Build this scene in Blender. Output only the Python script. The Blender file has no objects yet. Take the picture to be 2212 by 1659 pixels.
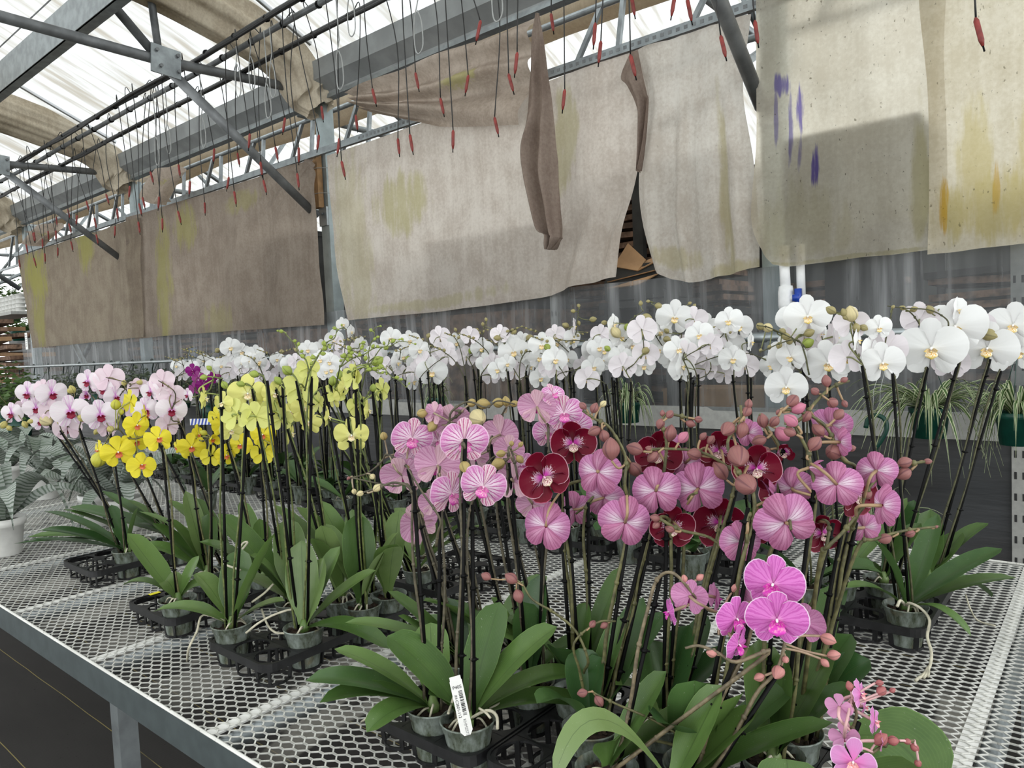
import bpy, bmesh, math, random
import numpy as np
from mathutils import Vector, Matrix, noise
random.seed(7)
R = random.Random(11)
PI = math.pi
SC = bpy.context.scene
COL = SC.collection
# ------------------------------------------------------------------ camera
W, H, F = 2212, 1659, 1569.0
YAW, PITCH, ROLL = (math.radians(a) for a in (39.89, 3.204, -2.547))
CAM = Vector((0, 0, 1.5))
fwd = Vector((-math.sin(YAW) * math.cos(PITCH), math.cos(YAW) * math.cos(PITCH), -math.sin(PITCH)))
rt0 = Vector((math.cos(YAW), math.sin(YAW), 0))
up0 = rt0.cross(fwd)
RT = rt0 * math.cos(ROLL) + up0 * math.sin(ROLL)
UP = -rt0 * math.sin(ROLL) + up0 * math.cos(ROLL)
cd = bpy.data.cameras.new('camera')
co = bpy.data.objects.new('camera', cd)
COL.objects.link(co)
cd.sensor_width = 36
cd.lens = 36 * F / W
cd.clip_start, cd.clip_end = 0.02, 200
mx = Matrix((RT, UP, -fwd)).transposed().to_4x4()
mx.translation = CAM
co.matrix_world = mx
SC.camera = co


def ray(x, y):
    return RT * ((x - W / 2) / F) - UP * ((y - H / 2) / F) + fwd


def dep(x, y, d):
    return CAM + ray(x, y) * d


def onz(x, y, z):
    r = ray(x, y)
    return CAM + r * ((z - CAM.z) / r.z)


def onY(x, y, Y):
    r = ray(x, y)
    return CAM + r * (Y / r.y)


def onX(x, y, X):
    r = ray(x, y)
    return CAM + r * (X / r.x)


def proj(p):
    q = p - CAM
    d = q.dot(fwd)
    return q.dot(RT) / d * F + W / 2, -q.dot(UP) / d * F + H / 2, d


ZB = 0.745          # bench top
WY = 3.6            # wall plane


# ------------------------------------------------------------------ mesh building
class MB:
    def __init__(s):
        s.v, s.f, s.uv, s.m = [], [], [], []

    def add(s, vs, fs, uvs=None, mi=0):
        b = len(s.v)
        s.v += [tuple(v) for v in vs]
        for f in fs:
            s.f.append(tuple(b + i for i in f))
            s.uv.append([uvs[i] for i in f] if uvs else [(0, 0)] * len(f))
            s.m.append(mi)
        return s

    def grid(s, fn, nu, nv, mi=0, cu=False):
        vs, uv, fs = [], [], []
        for i in range(nu + 1):
            for j in range(nv + 1):
                u, v = i / nu, j / nv
                vs.append(fn(u, v))
                uv.append((u, v))
        for i in range(nu):
            for j in range(nv):
                a = i * (nv + 1) + j
                fs.append((a, a + nv + 1, a + nv + 2, a + 1))
        return s.add(vs, fs, uv, mi)

    def tube(s, pts, r, seg=6, mi=0, cap=True):
        pts = [Vector(p) for p in pts]
        n = len(pts)
        if n < 2:
            return s
        rr = r if isinstance(r, (list, tuple)) else [r] * n
        t0 = (pts[1] - pts[0]).normalized()
        a = t0.orthogonal().normalized()
        vs, uv, fs = [], [], []
        for i in range(n):
            t = (pts[min(i + 1, n - 1)] - pts[max(i - 1, 0)])
            if t.length < 1e-9:
                t = t0.copy()
            t.normalize()
            a = (a - t * a.dot(t))
            if a.length < 1e-6:
                a = t.orthogonal()
            a.normalize()
            b = t.cross(a)
            for k in range(seg):
                w = 2 * PI * k / seg
                vs.append(pts[i] + (a * math.cos(w) + b * math.sin(w)) * rr[i])
                uv.append((i / (n - 1), k / seg))
        for i in range(n - 1):
            for k in range(seg):
                k2 = (k + 1) % seg
                fs.append((i * seg + k, i * seg + k2, (i + 1) * seg + k2, (i + 1) * seg + k))
        if cap:
            fs.append(tuple(range(seg - 1, -1, -1)))
            fs.append(tuple((n - 1) * seg + k for k in range(seg)))
        return s.add(vs, fs, uv, mi)

    def lathe(s, prof, seg=24, c=(0, 0, 0), mi=0, M=None):
        vs, uv, fs = [], [], []
        n = len(prof)
        for i, (r, z) in enumerate(prof):
            for k in range(seg):
                w = 2 * PI * k / seg
                p = Vector((r * math.cos(w), r * math.sin(w), z))
                if M is not None:
                    p = M @ p
                vs.append(p + Vector(c))
                uv.append((k / seg, i / max(1, n - 1)))
        for i in range(n - 1):
            for k in range(seg):
                k2 = (k + 1) % seg
                fs.append((i * seg + k, i * seg + k2, (i + 1) * seg + k2, (i + 1) * seg + k))
        return s.add(vs, fs, uv, mi)

    def box(s, c, d, M=None, mi=0, bev=0):
        x, y, z = d[0] / 2, d[1] / 2, d[2] / 2
        vs = [Vector((i * x, j * y, k * z)) for i in (-1, 1) for j in (-1, 1) for k in (-1, 1)]
        if M is not None:
            vs = [M @ v for v in vs]
        vs = [v + Vector(c) for v in vs]
        return s.add(vs, [(0, 1, 3, 2), (4, 6, 7, 5), (0, 4, 5, 1), (2, 3, 7, 6), (0, 2, 6, 4), (1, 5, 7, 3)], [(0, 0), (0, 1), (1, 0), (1, 1), (0, 0), (0, 1), (1, 0), (1, 1)], mi)

    def bar(s, a, b, w, h=None, mi=0):
        """box beam from a to b"""
        a, b = Vector(a), Vector(b)
        h = h or w
        t = (b - a).normalized()
        upv = Vector((0, 0, 1)) if abs(t.z) < .9 else Vector((0, 1, 0))
        x = t.cross(upv).normalized()
        y = x.cross(t)
        M = Matrix((x, t, y)).transposed()
        return s.box((a + b) / 2, (w, (b - a).length, h), M, mi)

    def ell(s, c, r, M=None, seg=10, rings=7, mi=0):
        vs, fs, uv = [], [], []
        for i in range(rings + 1):
            th = PI * i / rings
            for k in range(seg):
                w = 2 * PI * k / seg
                p = Vector((r[0] * math.sin(th) * math.cos(w), r[1] * math.sin(th) * math.sin(w), r[2] * math.cos(th)))
                if M is not None:
                    p = M @ p
                vs.append(p + Vector(c))
                uv.append((k / seg, i / rings))
        for i in range(rings):
            for k in range(seg):
                k2 = (k + 1) % seg
                fs.append((i * seg + k, (i + 1) * seg + k, (i + 1) * seg + k2, i * seg + k2))
        return s.add(vs, fs, uv, mi)

    def mesh(s, name, mats, smooth=True):
        me = bpy.data.meshes.new(name)
        me.from_pydata(s.v, [], s.f)
        ul = me.uv_layers.new(name='UVMap')
        flat = [c for f in s.uv for p in f for c in p]
        ul.data.foreach_set('uv', flat)
        for m in (mats if isinstance(mats, (list, tuple)) else [mats]):
            me.materials.append(m)
        me.polygons.foreach_set('material_index', s.m)
        me.polygons.foreach_set('use_smooth', [smooth] * len(s.f))
        me.update()
        return me

    def obj(s, name, mats, parent=None, smooth=True, loc=None):
        return put(name, s.mesh(name, mats, smooth), parent, loc)


def put(name, me, parent=None, loc=None, mat=None):
    o = bpy.data.objects.new(name, me)
    COL.objects.link(o)
    if parent is not None:
        o.parent = parent
    if mat is not None:
        o.matrix_local = mat
    elif loc is not None:
        o.location = loc
    return o


def tag(o, label, cat, group=None):
    o['label'] = label
    o['category'] = cat
    if group:
        o['group'] = group
    return o


def thing(name, label, cat, loc=(0, 0, 0), group=None):
    o = bpy.data.objects.new(name, None)
    COL.objects.link(o)
    o.location = loc
    o.empty_display_size = .05
    return tag(o, label, cat, group)


def struct(o):
    o['kind'] = 'structure'
    return o


def smooth_path(pts, n=4):
    """Catmull-Rom"""
    pts = [Vector(p) for p in pts]
    if len(pts) < 3:
        return pts
    q = [pts[0] * 2 - pts[1]] + pts + [pts[-1] * 2 - pts[-2]]
    out = []
    for i in range(1, len(q) - 2):
        p0, p1, p2, p3 = q[i - 1:i + 3]
        for k in range(n):
            t = k / n
            out.append(.5 * ((2 * p1) + (p2 - p0) * t + (2 * p0 - 5 * p1 + 4 * p2 - p3) * t * t + (3 * p1 - p0 - 3 * p2 + p3) * t ** 3))
    out.append(pts[-1])
    return out


def bez(a, b, c, t):
    return a * (1 - t) ** 2 + b * 2 * t * (1 - t) + c * t * t


def sstep(a, b, x):
    t = min(1, max(0, (x - a) / (b - a)))
    return t * t * (3 - 2 * t)


ORD = 'zeroth first second third fourth fifth sixth seventh eighth ninth tenth eleventh twelfth thirteenth fourteenth fifteenth sixteenth seventeenth eighteenth nineteenth twentieth'.split()


def ordn(i):
    if i <= 20:
        return ORD[i]
    tens = {2: 'twenty', 3: 'thirty'}
    return (tens[i // 10] + '-' + ORD[i % 10]) if i % 10 else {30: 'thirtieth'}[i]


# ------------------------------------------------------------------ materials
class NT:
    def __init__(s, name):
        s.mat = bpy.data.materials.new(name)
        s.mat.use_nodes = True
        s.t = s.mat.node_tree
        s.t.nodes.clear()
        s.out = s.t.nodes.new('ShaderNodeOutputMaterial')

    def n(s, ty, **k):
        nd = s.t.nodes.new(ty)
        for a, b in k.items():
            setattr(nd, a, b)
        return nd

    def put(s, sock, v):
        if isinstance(v, bpy.types.NodeSocket):
            s.t.links.new(v, sock)
        elif v is not None:
            if isinstance(v, (tuple, list)) and sock.type == 'RGBA' and len(v) == 3:
                v = (*v, 1)
            sock.default_value = v

    def m(s, op, a, b=None, c=None, clamp=False):
        nd = s.n('ShaderNodeMath', operation=op, use_clamp=clamp)
        s.put(nd.inputs[0], a)
        if b is not None:
            s.put(nd.inputs[1], b)
        if c is not None:
            s.put(nd.inputs[2], c)
        return nd.outputs[0]

    def mix(s, f, a, b):
        nd = s.n('ShaderNodeMix', data_type='RGBA')
        s.put(nd.inputs[0], f)
        s.put(nd.inputs[6], a)
        s.put(nd.inputs[7], b)
        return nd.outputs[2]

    def ramp(s, f, a, b, smooth=True):
        nd = s.n('ShaderNodeMapRange')
        nd.interpolation_type = 'SMOOTHSTEP' if smooth else 'LINEAR'
        s.put(nd.inputs[0], f)
        nd.inputs[1].default_value = a
        nd.inputs[2].default_value = b
        return nd.outputs[0]

    def uv(s):
        nd = s.n('ShaderNodeUVMap')
        sp = s.n('ShaderNodeSeparateXYZ')
        s.t.links.new(nd.outputs[0], sp.inputs[0])
        return nd.outputs[0], sp.outputs[0], sp.outputs[1]

    def coord(s, kind='Object', scale=(1, 1, 1)):
        tc = s.n('ShaderNodeTexCoord')
        mp = s.n('ShaderNodeMapping')
        mp.inputs['Scale'].default_value = scale
        s.t.links.new(tc.outputs[kind], mp.inputs[0])
        return mp.outputs[0]

    def noise(s, vec, scale, detail=3, rough=.55, out=0):
        nd = s.n('ShaderNodeTexNoise')
        s.put(nd.inputs['Vector'], vec)
        nd.inputs['Scale'].default_value = scale
        nd.inputs['Detail'].default_value = detail
        nd.inputs['Roughness'].default_value = rough
        return nd.outputs[out]

    def rand(s):
        return s.n('ShaderNodeObjectInfo').outputs['Random']

    def bsdf(s, col, rough=.5, metal=0, spec=.5, **k):
        nd = s.n('ShaderNodeBsdfPrincipled')
        s.put(nd.inputs['Base Color'], col)
        s.put(nd.inputs['Roughness'], rough)
        s.put(nd.inputs['Metallic'], metal)
        s.put(nd.inputs['Specular IOR Level'], spec)
        for a, b in k.items():
            s.put(nd.inputs[a], b)
        return nd.outputs[0]

    def trl(s, col):
        nd = s.n('ShaderNodeBsdfTranslucent')
        s.put(nd.inputs[0], col)
        return nd.outputs[0]

    def transp(s, col=(1, 1, 1)):
        nd = s.n('ShaderNodeBsdfTransparent')
        s.put(nd.inputs[0], col)
        return nd.outputs[0]

    def mixs(s, f, a, b):
        nd = s.n('ShaderNodeMixShader')
        s.put(nd.inputs[0], f)
        s.t.links.new(a, nd.inputs[1])
        s.t.links.new(b, nd.inputs[2])
        return nd.outputs[0]

    def bump(s, h, strength=.3, dist=.01):
        nd = s.n('ShaderNodeBump')
        s.put(nd.inputs['Height'], h)
        nd.inputs['Strength'].default_value = strength
        nd.inputs['Distance'].default_value = dist
        return nd.outputs[0]

    def done(s, sh):
        s.t.links.new(sh, s.out.inputs[0])
        return s.mat


def plain(name, col, rough=.5, metal=0, var=.12, scale=30, spec=.5):
    t = NT(name)
    v = t.coord()
    nz = t.noise(v, scale, 4)
    a = tuple(c * (1 - var) for c in col)
    b = tuple(min(1, c * (1 + var)) for c in col)
    c = t.mix(t.ramp(nz, .3, .7), a, b)
    return t.done(t.bsdf(c, rough, metal, spec))


MAT = {}
MAT['black_plastic'] = plain('black plastic', (.012, .012, .013), .38, var=.3, scale=60)
MAT['stake'] = plain('black stake plastic', (.004, .004, .004), .5, spec=.12)
MAT['galv'] = plain('galvanised steel', (.30, .33, .34), .42, .75, .18, 14)
MAT['galv_dark'] = plain('weathered steel tube', (.185, .195, .20), .5, .4, .25, 9)
MAT['galv_post'] = plain('galvanised post', (.36, .42, .43), .5, .45, .15, 8)
MAT['rail'] = plain('bench rail steel', (.072, .090, .092), .5, .25, .12, 25)
MAT['white_plastic'] = plain('white plastic', (.78, .78, .75), .4, var=.05)
MAT['pvc'] = plain('white pipe', (.75, .76, .76), .35, var=.04)
MAT['blue'] = plain('blue handle', (.01, .05, .35), .35, var=.1)
MAT['red'] = plain('red brown weight', (.22, .028, .022), .5, var=.3)
MAT['tubing'] = plain('black tubing', (.012, .012, .012), .5)
MAT['wire'] = plain('pale wire', (.35, .36, .35), .5)
MAT['hose'] = plain('dark supply pipe', (.035, .037, .038), .5, var=.2)
MAT['wood'] = plain('timber', (.34, .20, .09), .7, var=.25, scale=12)
MAT['paint_strip'] = plain('pale board', (.36, .36, .34), .6, var=.10)
MAT['yellow'] = plain('yellow sticker', (.85, .75, .02), .5, var=.03)
MAT['green_pot'] = plain('dark green pot plastic', (.004, .060, .042), .4, var=.15)
MAT['hook_green'] = plain('dark green hook', (.004, .045, .03), .4)
MAT['hook_black'] = plain('black green hook', (.006, .016, .013), .4)
MAT['soil'] = plain('bark mix', (.030, .017, .010), .95, var=.7, scale=160)
MAT['root'] = plain('aerial root', (.50, .47, .36), .6, var=.22, scale=70)
MAT['ink'] = plain('black ink', (.02, .02, .02), .6)
MAT['cardboard'] = plain('cardboard', (.44, .27, .14), .8, var=.12, scale=8)
MAT['brownstack'] = plain('brown stack', (.19, .118, .08), .9, var=.6, scale=14)
MAT['darkstack'] = plain('dark crate', (.035, .036, .034), .8, var=.4, scale=6)
MAT['olive'] = plain('olive crate', (.07, .075, .04), .8, var=.3, scale=5)
MAT['clip'] = MAT['stake']


def mat_mesh():
    t = NT('expanded metal paint')
    v = t.coord()
    nz = t.noise(v, 7, 4)
    n2 = t.noise(v, 120, 2)
    c = t.mix(t.ramp(nz, .35, .7), (.78, .78, .74), (.62, .62, .58))
    c = t.mix(t.ramp(n2, .62, .78), c, (.28, .27, .24))
    return t.done(t.bsdf(c, .45, .15))


MAT['expanded'] = mat_mesh()


def mat_leaf(name, col, col2, mid=(.05, .09, .025), gloss=.32):
    t = NT(name)
    _, u, v = t.uv()
    r = t.rand()
    d = t.m('ABSOLUTE', t.m('SUBTRACT', v, .5))
    midm = t.m('SUBTRACT', 1, t.ramp(d, .006, .022))
    oc = t.coord()
    nz = t.noise(oc, 30, 4)
    fine = t.m('SINE', t.m('MULTIPLY', v, 130))
    c = t.mix(t.ramp(t.m('ADD', t.m('MULTIPLY', nz, .5), t.m('MULTIPLY', r, .6)), .25, .85), col, col2)
    c = t.mix(t.m('MULTIPLY', t.ramp(fine, .2, 1), .10), c, tuple(x * 1.5 for x in col2))
    c = t.mix(t.m('MULTIPLY', midm, .65), c, mid)
    edge = t.ramp(d, .475, .5)
    c = t.mix(t.m('MULTIPLY', edge, .35), c, tuple(min(1, x * 1.9) for x in col2))
    dust = t.ramp(t.noise(oc, 260, 2), .68, .8)
    c = t.mix(t.m('MULTIPLY', dust, .35), c, (.5, .52, .45))
    sh = t.bsdf(c, gloss, 0, .45)
    return t.done(t.mixs(.10, sh, t.trl(col2)))


MAT['leaf'] = mat_leaf('orchid leaf green', (.058, .118, .028), (.125, .215, .056))
MAT['leaf_dark'] = mat_leaf('orchid leaf deep green', (.030, .080, .022), (.070, .140, .040))
MAT['leaf_light'] = mat_leaf('orchid leaf yellow green', (.095, .165, .040), (.170, .250, .085))


def petal_mat(name, front, edge=None, vein=None, back=None, veinN=11, veinS=.8, center=None, cen=(.0, .35), edgew=.05, spots=None, back_vein=None, back_mid=None, trl=.22, veinfade=(.0, .25), edgefade=None):
    t = NT(name)
    uvv, u, v = t.uv()
    r = t.rand()
    d = t.m('MULTIPLY', t.m('ABSOLUTE', t.m('SUBTRACT', v, .5)), 2)
    nz = t.noise(uvv, 5, 3)
    col = front
    if center:
        cf = t.m('SUBTRACT', 1, t.ramp(t.m('ADD', u, t.m('MULTIPLY', t.m('SUBTRACT', nz, .5), .2)), *cen))
        col = t.mix(cf, col, center)
    vm = None
    if vein or back_vein:
        ph = t.m('ADD', t.m('MULTIPLY', v, veinN * 2 * PI), t.m('MULTIPLY', t.m('SUBTRACT', nz, .5), 3.2))
        # finer branching towards the rim
        ph2 = t.m('ADD', t.m('MULTIPLY', v, veinN * 4 * PI), t.m('MULTIPLY', t.m('SUBTRACT', nz, .5), 6.5))
        w1 = t.ramp(t.m('SINE', ph), .38, .9)
        w2 = t.m('MULTIPLY', t.ramp(t.m('SINE', ph2), .45, .95), t.ramp(u, .45, .75))
        vm = t.m('MULTIPLY', t.m('MAXIMUM', w1, w2), t.ramp(u, *veinfade))
    if vein:
        col = t.mix(t.m('MULTIPLY', vm, veinS), col, vein)
    if edgefade:
        ef = t.m('MULTIPLY', t.ramp(u, .5, 1.0), .8)
        col = t.mix(ef, col, edgefade)
    if spots:
        zone = t.m('SUBTRACT', 1, t.ramp(u, .18, .66))
        ph = t.m('SINE', t.m('ADD', t.m('MULTIPLY', v, 70), t.m('MULTIPLY', nz, 22)))
        nz2 = t.noise(uvv, 34, 2)
        sm = t.m('GREATER_THAN', t.m('ADD', t.m('MULTIPLY', zone, .95), t.m('MULTIPLY', t.m('ADD', ph, t.m('MULTIPLY', t.m('SUBTRACT', nz2, .5), 5)), .28)), .62)
        col = t.mix(t.m('MULTIPLY', sm, .85), col, spots[0])
        col = t.mix(t.m('SUBTRACT', 1, t.ramp(u, .12, .42)), col, spots[1])
    if edge:
        em = t.ramp(u, 1 - edgew * 1.1, 1 - edgew * .5)
        col = t.mix(t.m('MULTIPLY', em, .85), col, edge)
    bcol = back if back else col
    if back and back_mid:
        bm = t.m('MULTIPLY', t.m('SUBTRACT', 1, t.ramp(d, .0, .55)), t.m('SUBTRACT', 1, t.ramp(u, .35, .95)))
        bcol = t.mix(t.m('MULTIPLY', bm, .9), bcol, back_mid)
    if back and back_vein:
        bcol = t.mix(t.m('MULTIPLY', vm, .6), bcol, back_vein)
    g = t.n('ShaderNodeNewGeometry')
    col = t.mix(g.outputs['Backfacing'], col, bcol) if back else col
    # small natural difference from bloom to bloom
    hs = t.n('ShaderNodeHueSaturation')
    t.put(hs.inputs['Value'], t.m('ADD', .94, t.m('MULTIPLY', r, .1)))
    t.put(hs.inputs['Color'], col)
    col = hs.outputs[0]
    hb = t.bump(t.m('SINE', t.m('MULTIPLY', v, 80)), .035, .002)
    b = t.bsdf(col, .55, 0, .3, Normal=hb)
    return t.done(t.mixs(trl, b, t.trl(col)))


def lip_mat(name, a, b, c, scale=9):
    """a base, b blotch near centre, c tip tint"""
    t = NT(name)
    uvv, u, v = t.uv()
    nz = t.noise(uvv, scale, 3)
    col = t.mix(t.ramp(nz, .46, .6), a, b)
    col = t.mix(t.ramp(u, .45, .85), col, c)
    return t.done(t.bsdf(col, .45, 0, .35))


VAR = {}


def variety(key, petal, lip, col, sep=None, **k):
    VAR[key] = dict(petal=petal, lip=lip, column=col, sepal=sep or petal, **k)


cw = plain('column white', (.85, .83, .80), .45, var=.03)
cp = plain('column pink', (.80, .45, .62), .45, var=.08)
variety('white', petal_mat('white petal', (.86, .87, .86), back=(.84, .79, .82), center=(.86, .87, .80), cen=(.0, .2)),
        lip_mat('white lip', (.88, .84, .64), (.78, .38, .04), (.88, .68, .16)), cw, lipk=.8)
variety('paleyellow', petal_mat('pale yellow petal', (.78, .76, .24), back=(.70, .72, .23), center=(.82, .82, .42), cen=(.0, .4)),
        lip_mat('pale yellow lip', (.86, .84, .62), (.72, .35, .05), (.85, .82, .5)), cw, lipk=.75)
variety('yellow', petal_mat('bright yellow petal', (.83, .72, .045), back=(.76, .68, .06), vein=(.74, .58, .03), veinS=.3),
        lip_mat('orange red lip', (.62, .16, .05), (.45, .08, .04), (.78, .22, .12)), cw, lipk=.85)
variety('pinkwhite', petal_mat('blush white petal', (.86, .80, .83), back=(.82, .68, .74), center=(.66, .20, .60), cen=(.02, .36), vein=(.80, .55, .74), veinS=.16),
        lip_mat('crimson lip', (.24, .008, .035), (.15, .003, .015), (.34, .012, .06)), plain('column mauve', (.68, .32, .62), .45),
        sep=petal_mat('blush sepal', (.86, .79, .83), back=(.80, .64, .71), center=(.60, .18, .60), cen=(.05, .72), vein=(.66, .26, .62), veinS=.45, veinN=5), lipk=1.0)
variety('striped', petal_mat('magenta striped petal', (.78, .60, .72), vein=(.44, .055, .28), veinN=9, veinS=.9, edge=(.80, .58, .72), edgefade=(.66, .23, .52), center=(.80, .66, .72), cen=(.02, .3), back=(.66, .38, .54), back_vein=(.46, .16, .32), veinfade=(.05, .3)),
        lip_mat('magenta lip', (.62, .10, .40), (.72, .45, .52), (.60, .05, .38)), cp, lipk=1.15,
        sep=petal_mat('magenta striped sepal', (.80, .62, .68), vein=(.48, .08, .24), veinN=6, veinS=.9, edge=(.78, .5, .66), back=(.72, .48, .56), back_vein=(.55, .28, .35)))
bg = dict(back=(.55, .215, .42), back_vein=(.36, .09, .24), back_mid=(.84, .72, .81))
variety('burgundy', petal_mat('burgundy petal', (.165, .002, .020), edge=(.72, .42, .50), edgew=.035, spots=((.78, .60, .68), (.55, .04, .38)), veinN=11, **bg),
        lip_mat('burgundy lip', (.82, .66, .62), (.22, .006, .03), (.84, .70, .50)), cp, lipk=.85,
        sep=petal_mat('burgundy sepal', (.150, .002, .016), veinN=6, edge=(.45, .08, .16), edgew=.03, back=(.50, .18, .33), back_vein=(.32, .08, .19), back_mid=(.62, .32, .47)))
variety('magenta', petal_mat('magenta petal', (.70, .20, .58), vein=(.50, .06, .38), veinN=8, veinS=.6, edge=(.86, .72, .84), edgew=.04, center=(.82, .38, .68), cen=(.0, .3), back=(.66, .30, .52), back_vein=(.50, .16, .36)),
        lip_mat('hot pink lip', (.62, .04, .42), (.70, .25, .45), (.66, .06, .48), 4), cw, lipk=1.2)
variety('pinksmall', petal_mat('pink petal', (.66, .27, .56), edge=(.84, .62, .80), edgew=.05, center=(.72, .18, .50), cen=(.1, .8), back=(.68, .32, .54), vein=(.62, .2, .48), veinS=.35),
        lip_mat('coral lip', (.84, .55, .60), (.72, .20, .10), (.80, .30, .32)), cw, lipk=1.0)
variety('purple', petal_mat('purple petal', (.26, .008, .20), back=(.30, .04, .22), vein=(.2, .005, .14)), lip_mat('purple lip', (.2, .0, .12), (.15, 0, .06), (.3, .02, .2)), cp, lipk=.8)

BUD = {}
for k, c, c2 in (('white', (.40, .35, .16), (.22, .19, .08)), ('cream', (.66, .58, .34), (.5, .42, .2)), ('green', (.34, .40, .08), (.22, .30, .05)), ('paleyellow', (.45, .50, .10), (.28, .36, .05)),
                 ('yellow', (.55, .52, .06), (.4, .4, .05)), ('pinkwhite', (.52, .45, .16), (.4, .36, .1)), ('striped', (.46, .38, .13), (.30, .20, .09)),
                 ('burgundy', (.29, .095, .125), (.22, .12, .072)), ('pinkbud', (.55, .20, .30), (.42, .13, .18)), ('magenta', (.60, .30, .26), (.45, .16, .16)), ('pinksmall', (.42, .14, .14), (.28, .08, .08)), ('purple', (.2, .02, .12), (.15, .02, .1))):
    t = NT('bud ' + k)
    uvv, u, v = t.uv()
    s_ = t.ramp(t.m('SINE', t.m('MULTIPLY', u, 2 * PI * 3)), .86, 1)
    s2 = t.ramp(t.m('SINE', t.m('MULTIPLY', u, 2 * PI * 14)), .3, 1)
    cc = t.mix(t.noise(t.coord(), 60, 3), c, c2)
    cc = t.mix(t.m('MULTIPLY', s_, .7), cc, tuple(x * .35 for x in c))
    cc = t.mix(t.m('MULTIPLY', s2, .25), cc, tuple(x * .6 for x in c))
    BUD[k] = t.done(t.bsdf(cc, .5, 0, .35))

STEM = {}
for k, a, b in (('white', (.030, .030, .014), (.085, .085, .030)), ('paleyellow', (.055, .07, .02), (.14, .17, .04)), ('yellow', (.07, .07, .025), (.15, .14, .05)), ('pinkwhite', (.035, .030, .018), (.10, .085, .035)),
                ('striped', (.045, .038, .025), (.11, .095, .055)), ('burgundy', (.060, .062, .020), (.145, .135, .055)), ('magenta', (.11, .085, .055), (.20, .16, .09)), ('pinksmall', (.06, .055, .03), (.15, .12, .05)), ('purple', (.05, .05, .02), (.1, .1, .04))):
    STEM[k] = plain('spike stem ' + k, tuple((x + y) / 2 for x, y in zip(a, b)), .55, var=.42, scale=80)


PED = {}
for k, c in (('white', (.16, .17, .06)), ('paleyellow', (.30, .36, .10)), ('yellow', (.30, .30, .08)), ('pinkwhite', (.20, .16, .08)), ('striped', (.30, .24, .16)), ('burgundy', (.33, .22, .12)), ('magenta', (.34, .24, .16)), ('pinksmall', (.60, .36, .36)), ('purple', (.15, .06, .08))):
    PED[k] = plain('flower stalk ' + k, c, .5, var=.15, scale=60)


def mat_pot():
    t = NT('clear clouded pot plastic')
    v = t.coord()
    v2 = t.coord('Object', (1, 1, .35))
    nz = t.noise(v2, 55, 5, .65)
    n2 = t.noise(v, 22, 3)
    c = t.mix(t.ramp(nz, .35, .68), (.27, .31, .28), (.11, .13, .085))
    c = t.mix(t.ramp(n2, .55, .75), c, (.20, .18, .11))
    b = t.bsdf(c, .32, 0, .5)
    return t.done(t.mixs(t.ramp(nz, .15, .8), b, t.mixs(.55, b, t.transp((.75, .8, .78)))))


MAT['pot'] = mat_pot()


# ------------------------------------------------------------------ flower meshes
def ellf(u, c=.52, r=.48):
    return math.sqrt(max(0, 1 - ((u - c) / r) ** 2))


def petal_fn(L, hw, ang, rng, z0=.02, curl=-.06, cup=-.05, claw=.3, c=.54, sx=1, ruf=.022, e=5.0, bulge=.0):
    """a segment drawn from its base: u runs outward, v across the fan, so that the veins spread"""
    p1, p2 = rng.uniform(0, 6), rng.uniform(0, 6)
    ca, sa = math.cos(ang), math.sin(ang)
    pm = hw * 3.95

    def fn(u, v):
        t = v * 2 - 1
        ph = t * pm
        rr = L * math.cos(.55 * ph) * max(0.0, 1 - abs(t) ** e) ** .5 * (1 + .03 * math.sin(p1 + 4 * t)) + .012
        r = rr * u
        x, y = r * math.cos(ph), r * math.sin(ph)
        z = z0 + curl * (r / L) ** 2 + cup * (y / max(.05, hw)) ** 2 * .6 + ruf * u * u * math.sin(p2 + 6 * t) + .5 * ruf * u * math.sin(p1 + 11 * t) + .016 * math.cos(ph * 2.2 + .4) * math.sin(PI * u) - bulge * math.sin(PI * u) * (1 - t * t)
        X, Y = x * ca - y * sa, x * sa + y * ca
        return (X * sx, Y, z)
    return fn


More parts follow.
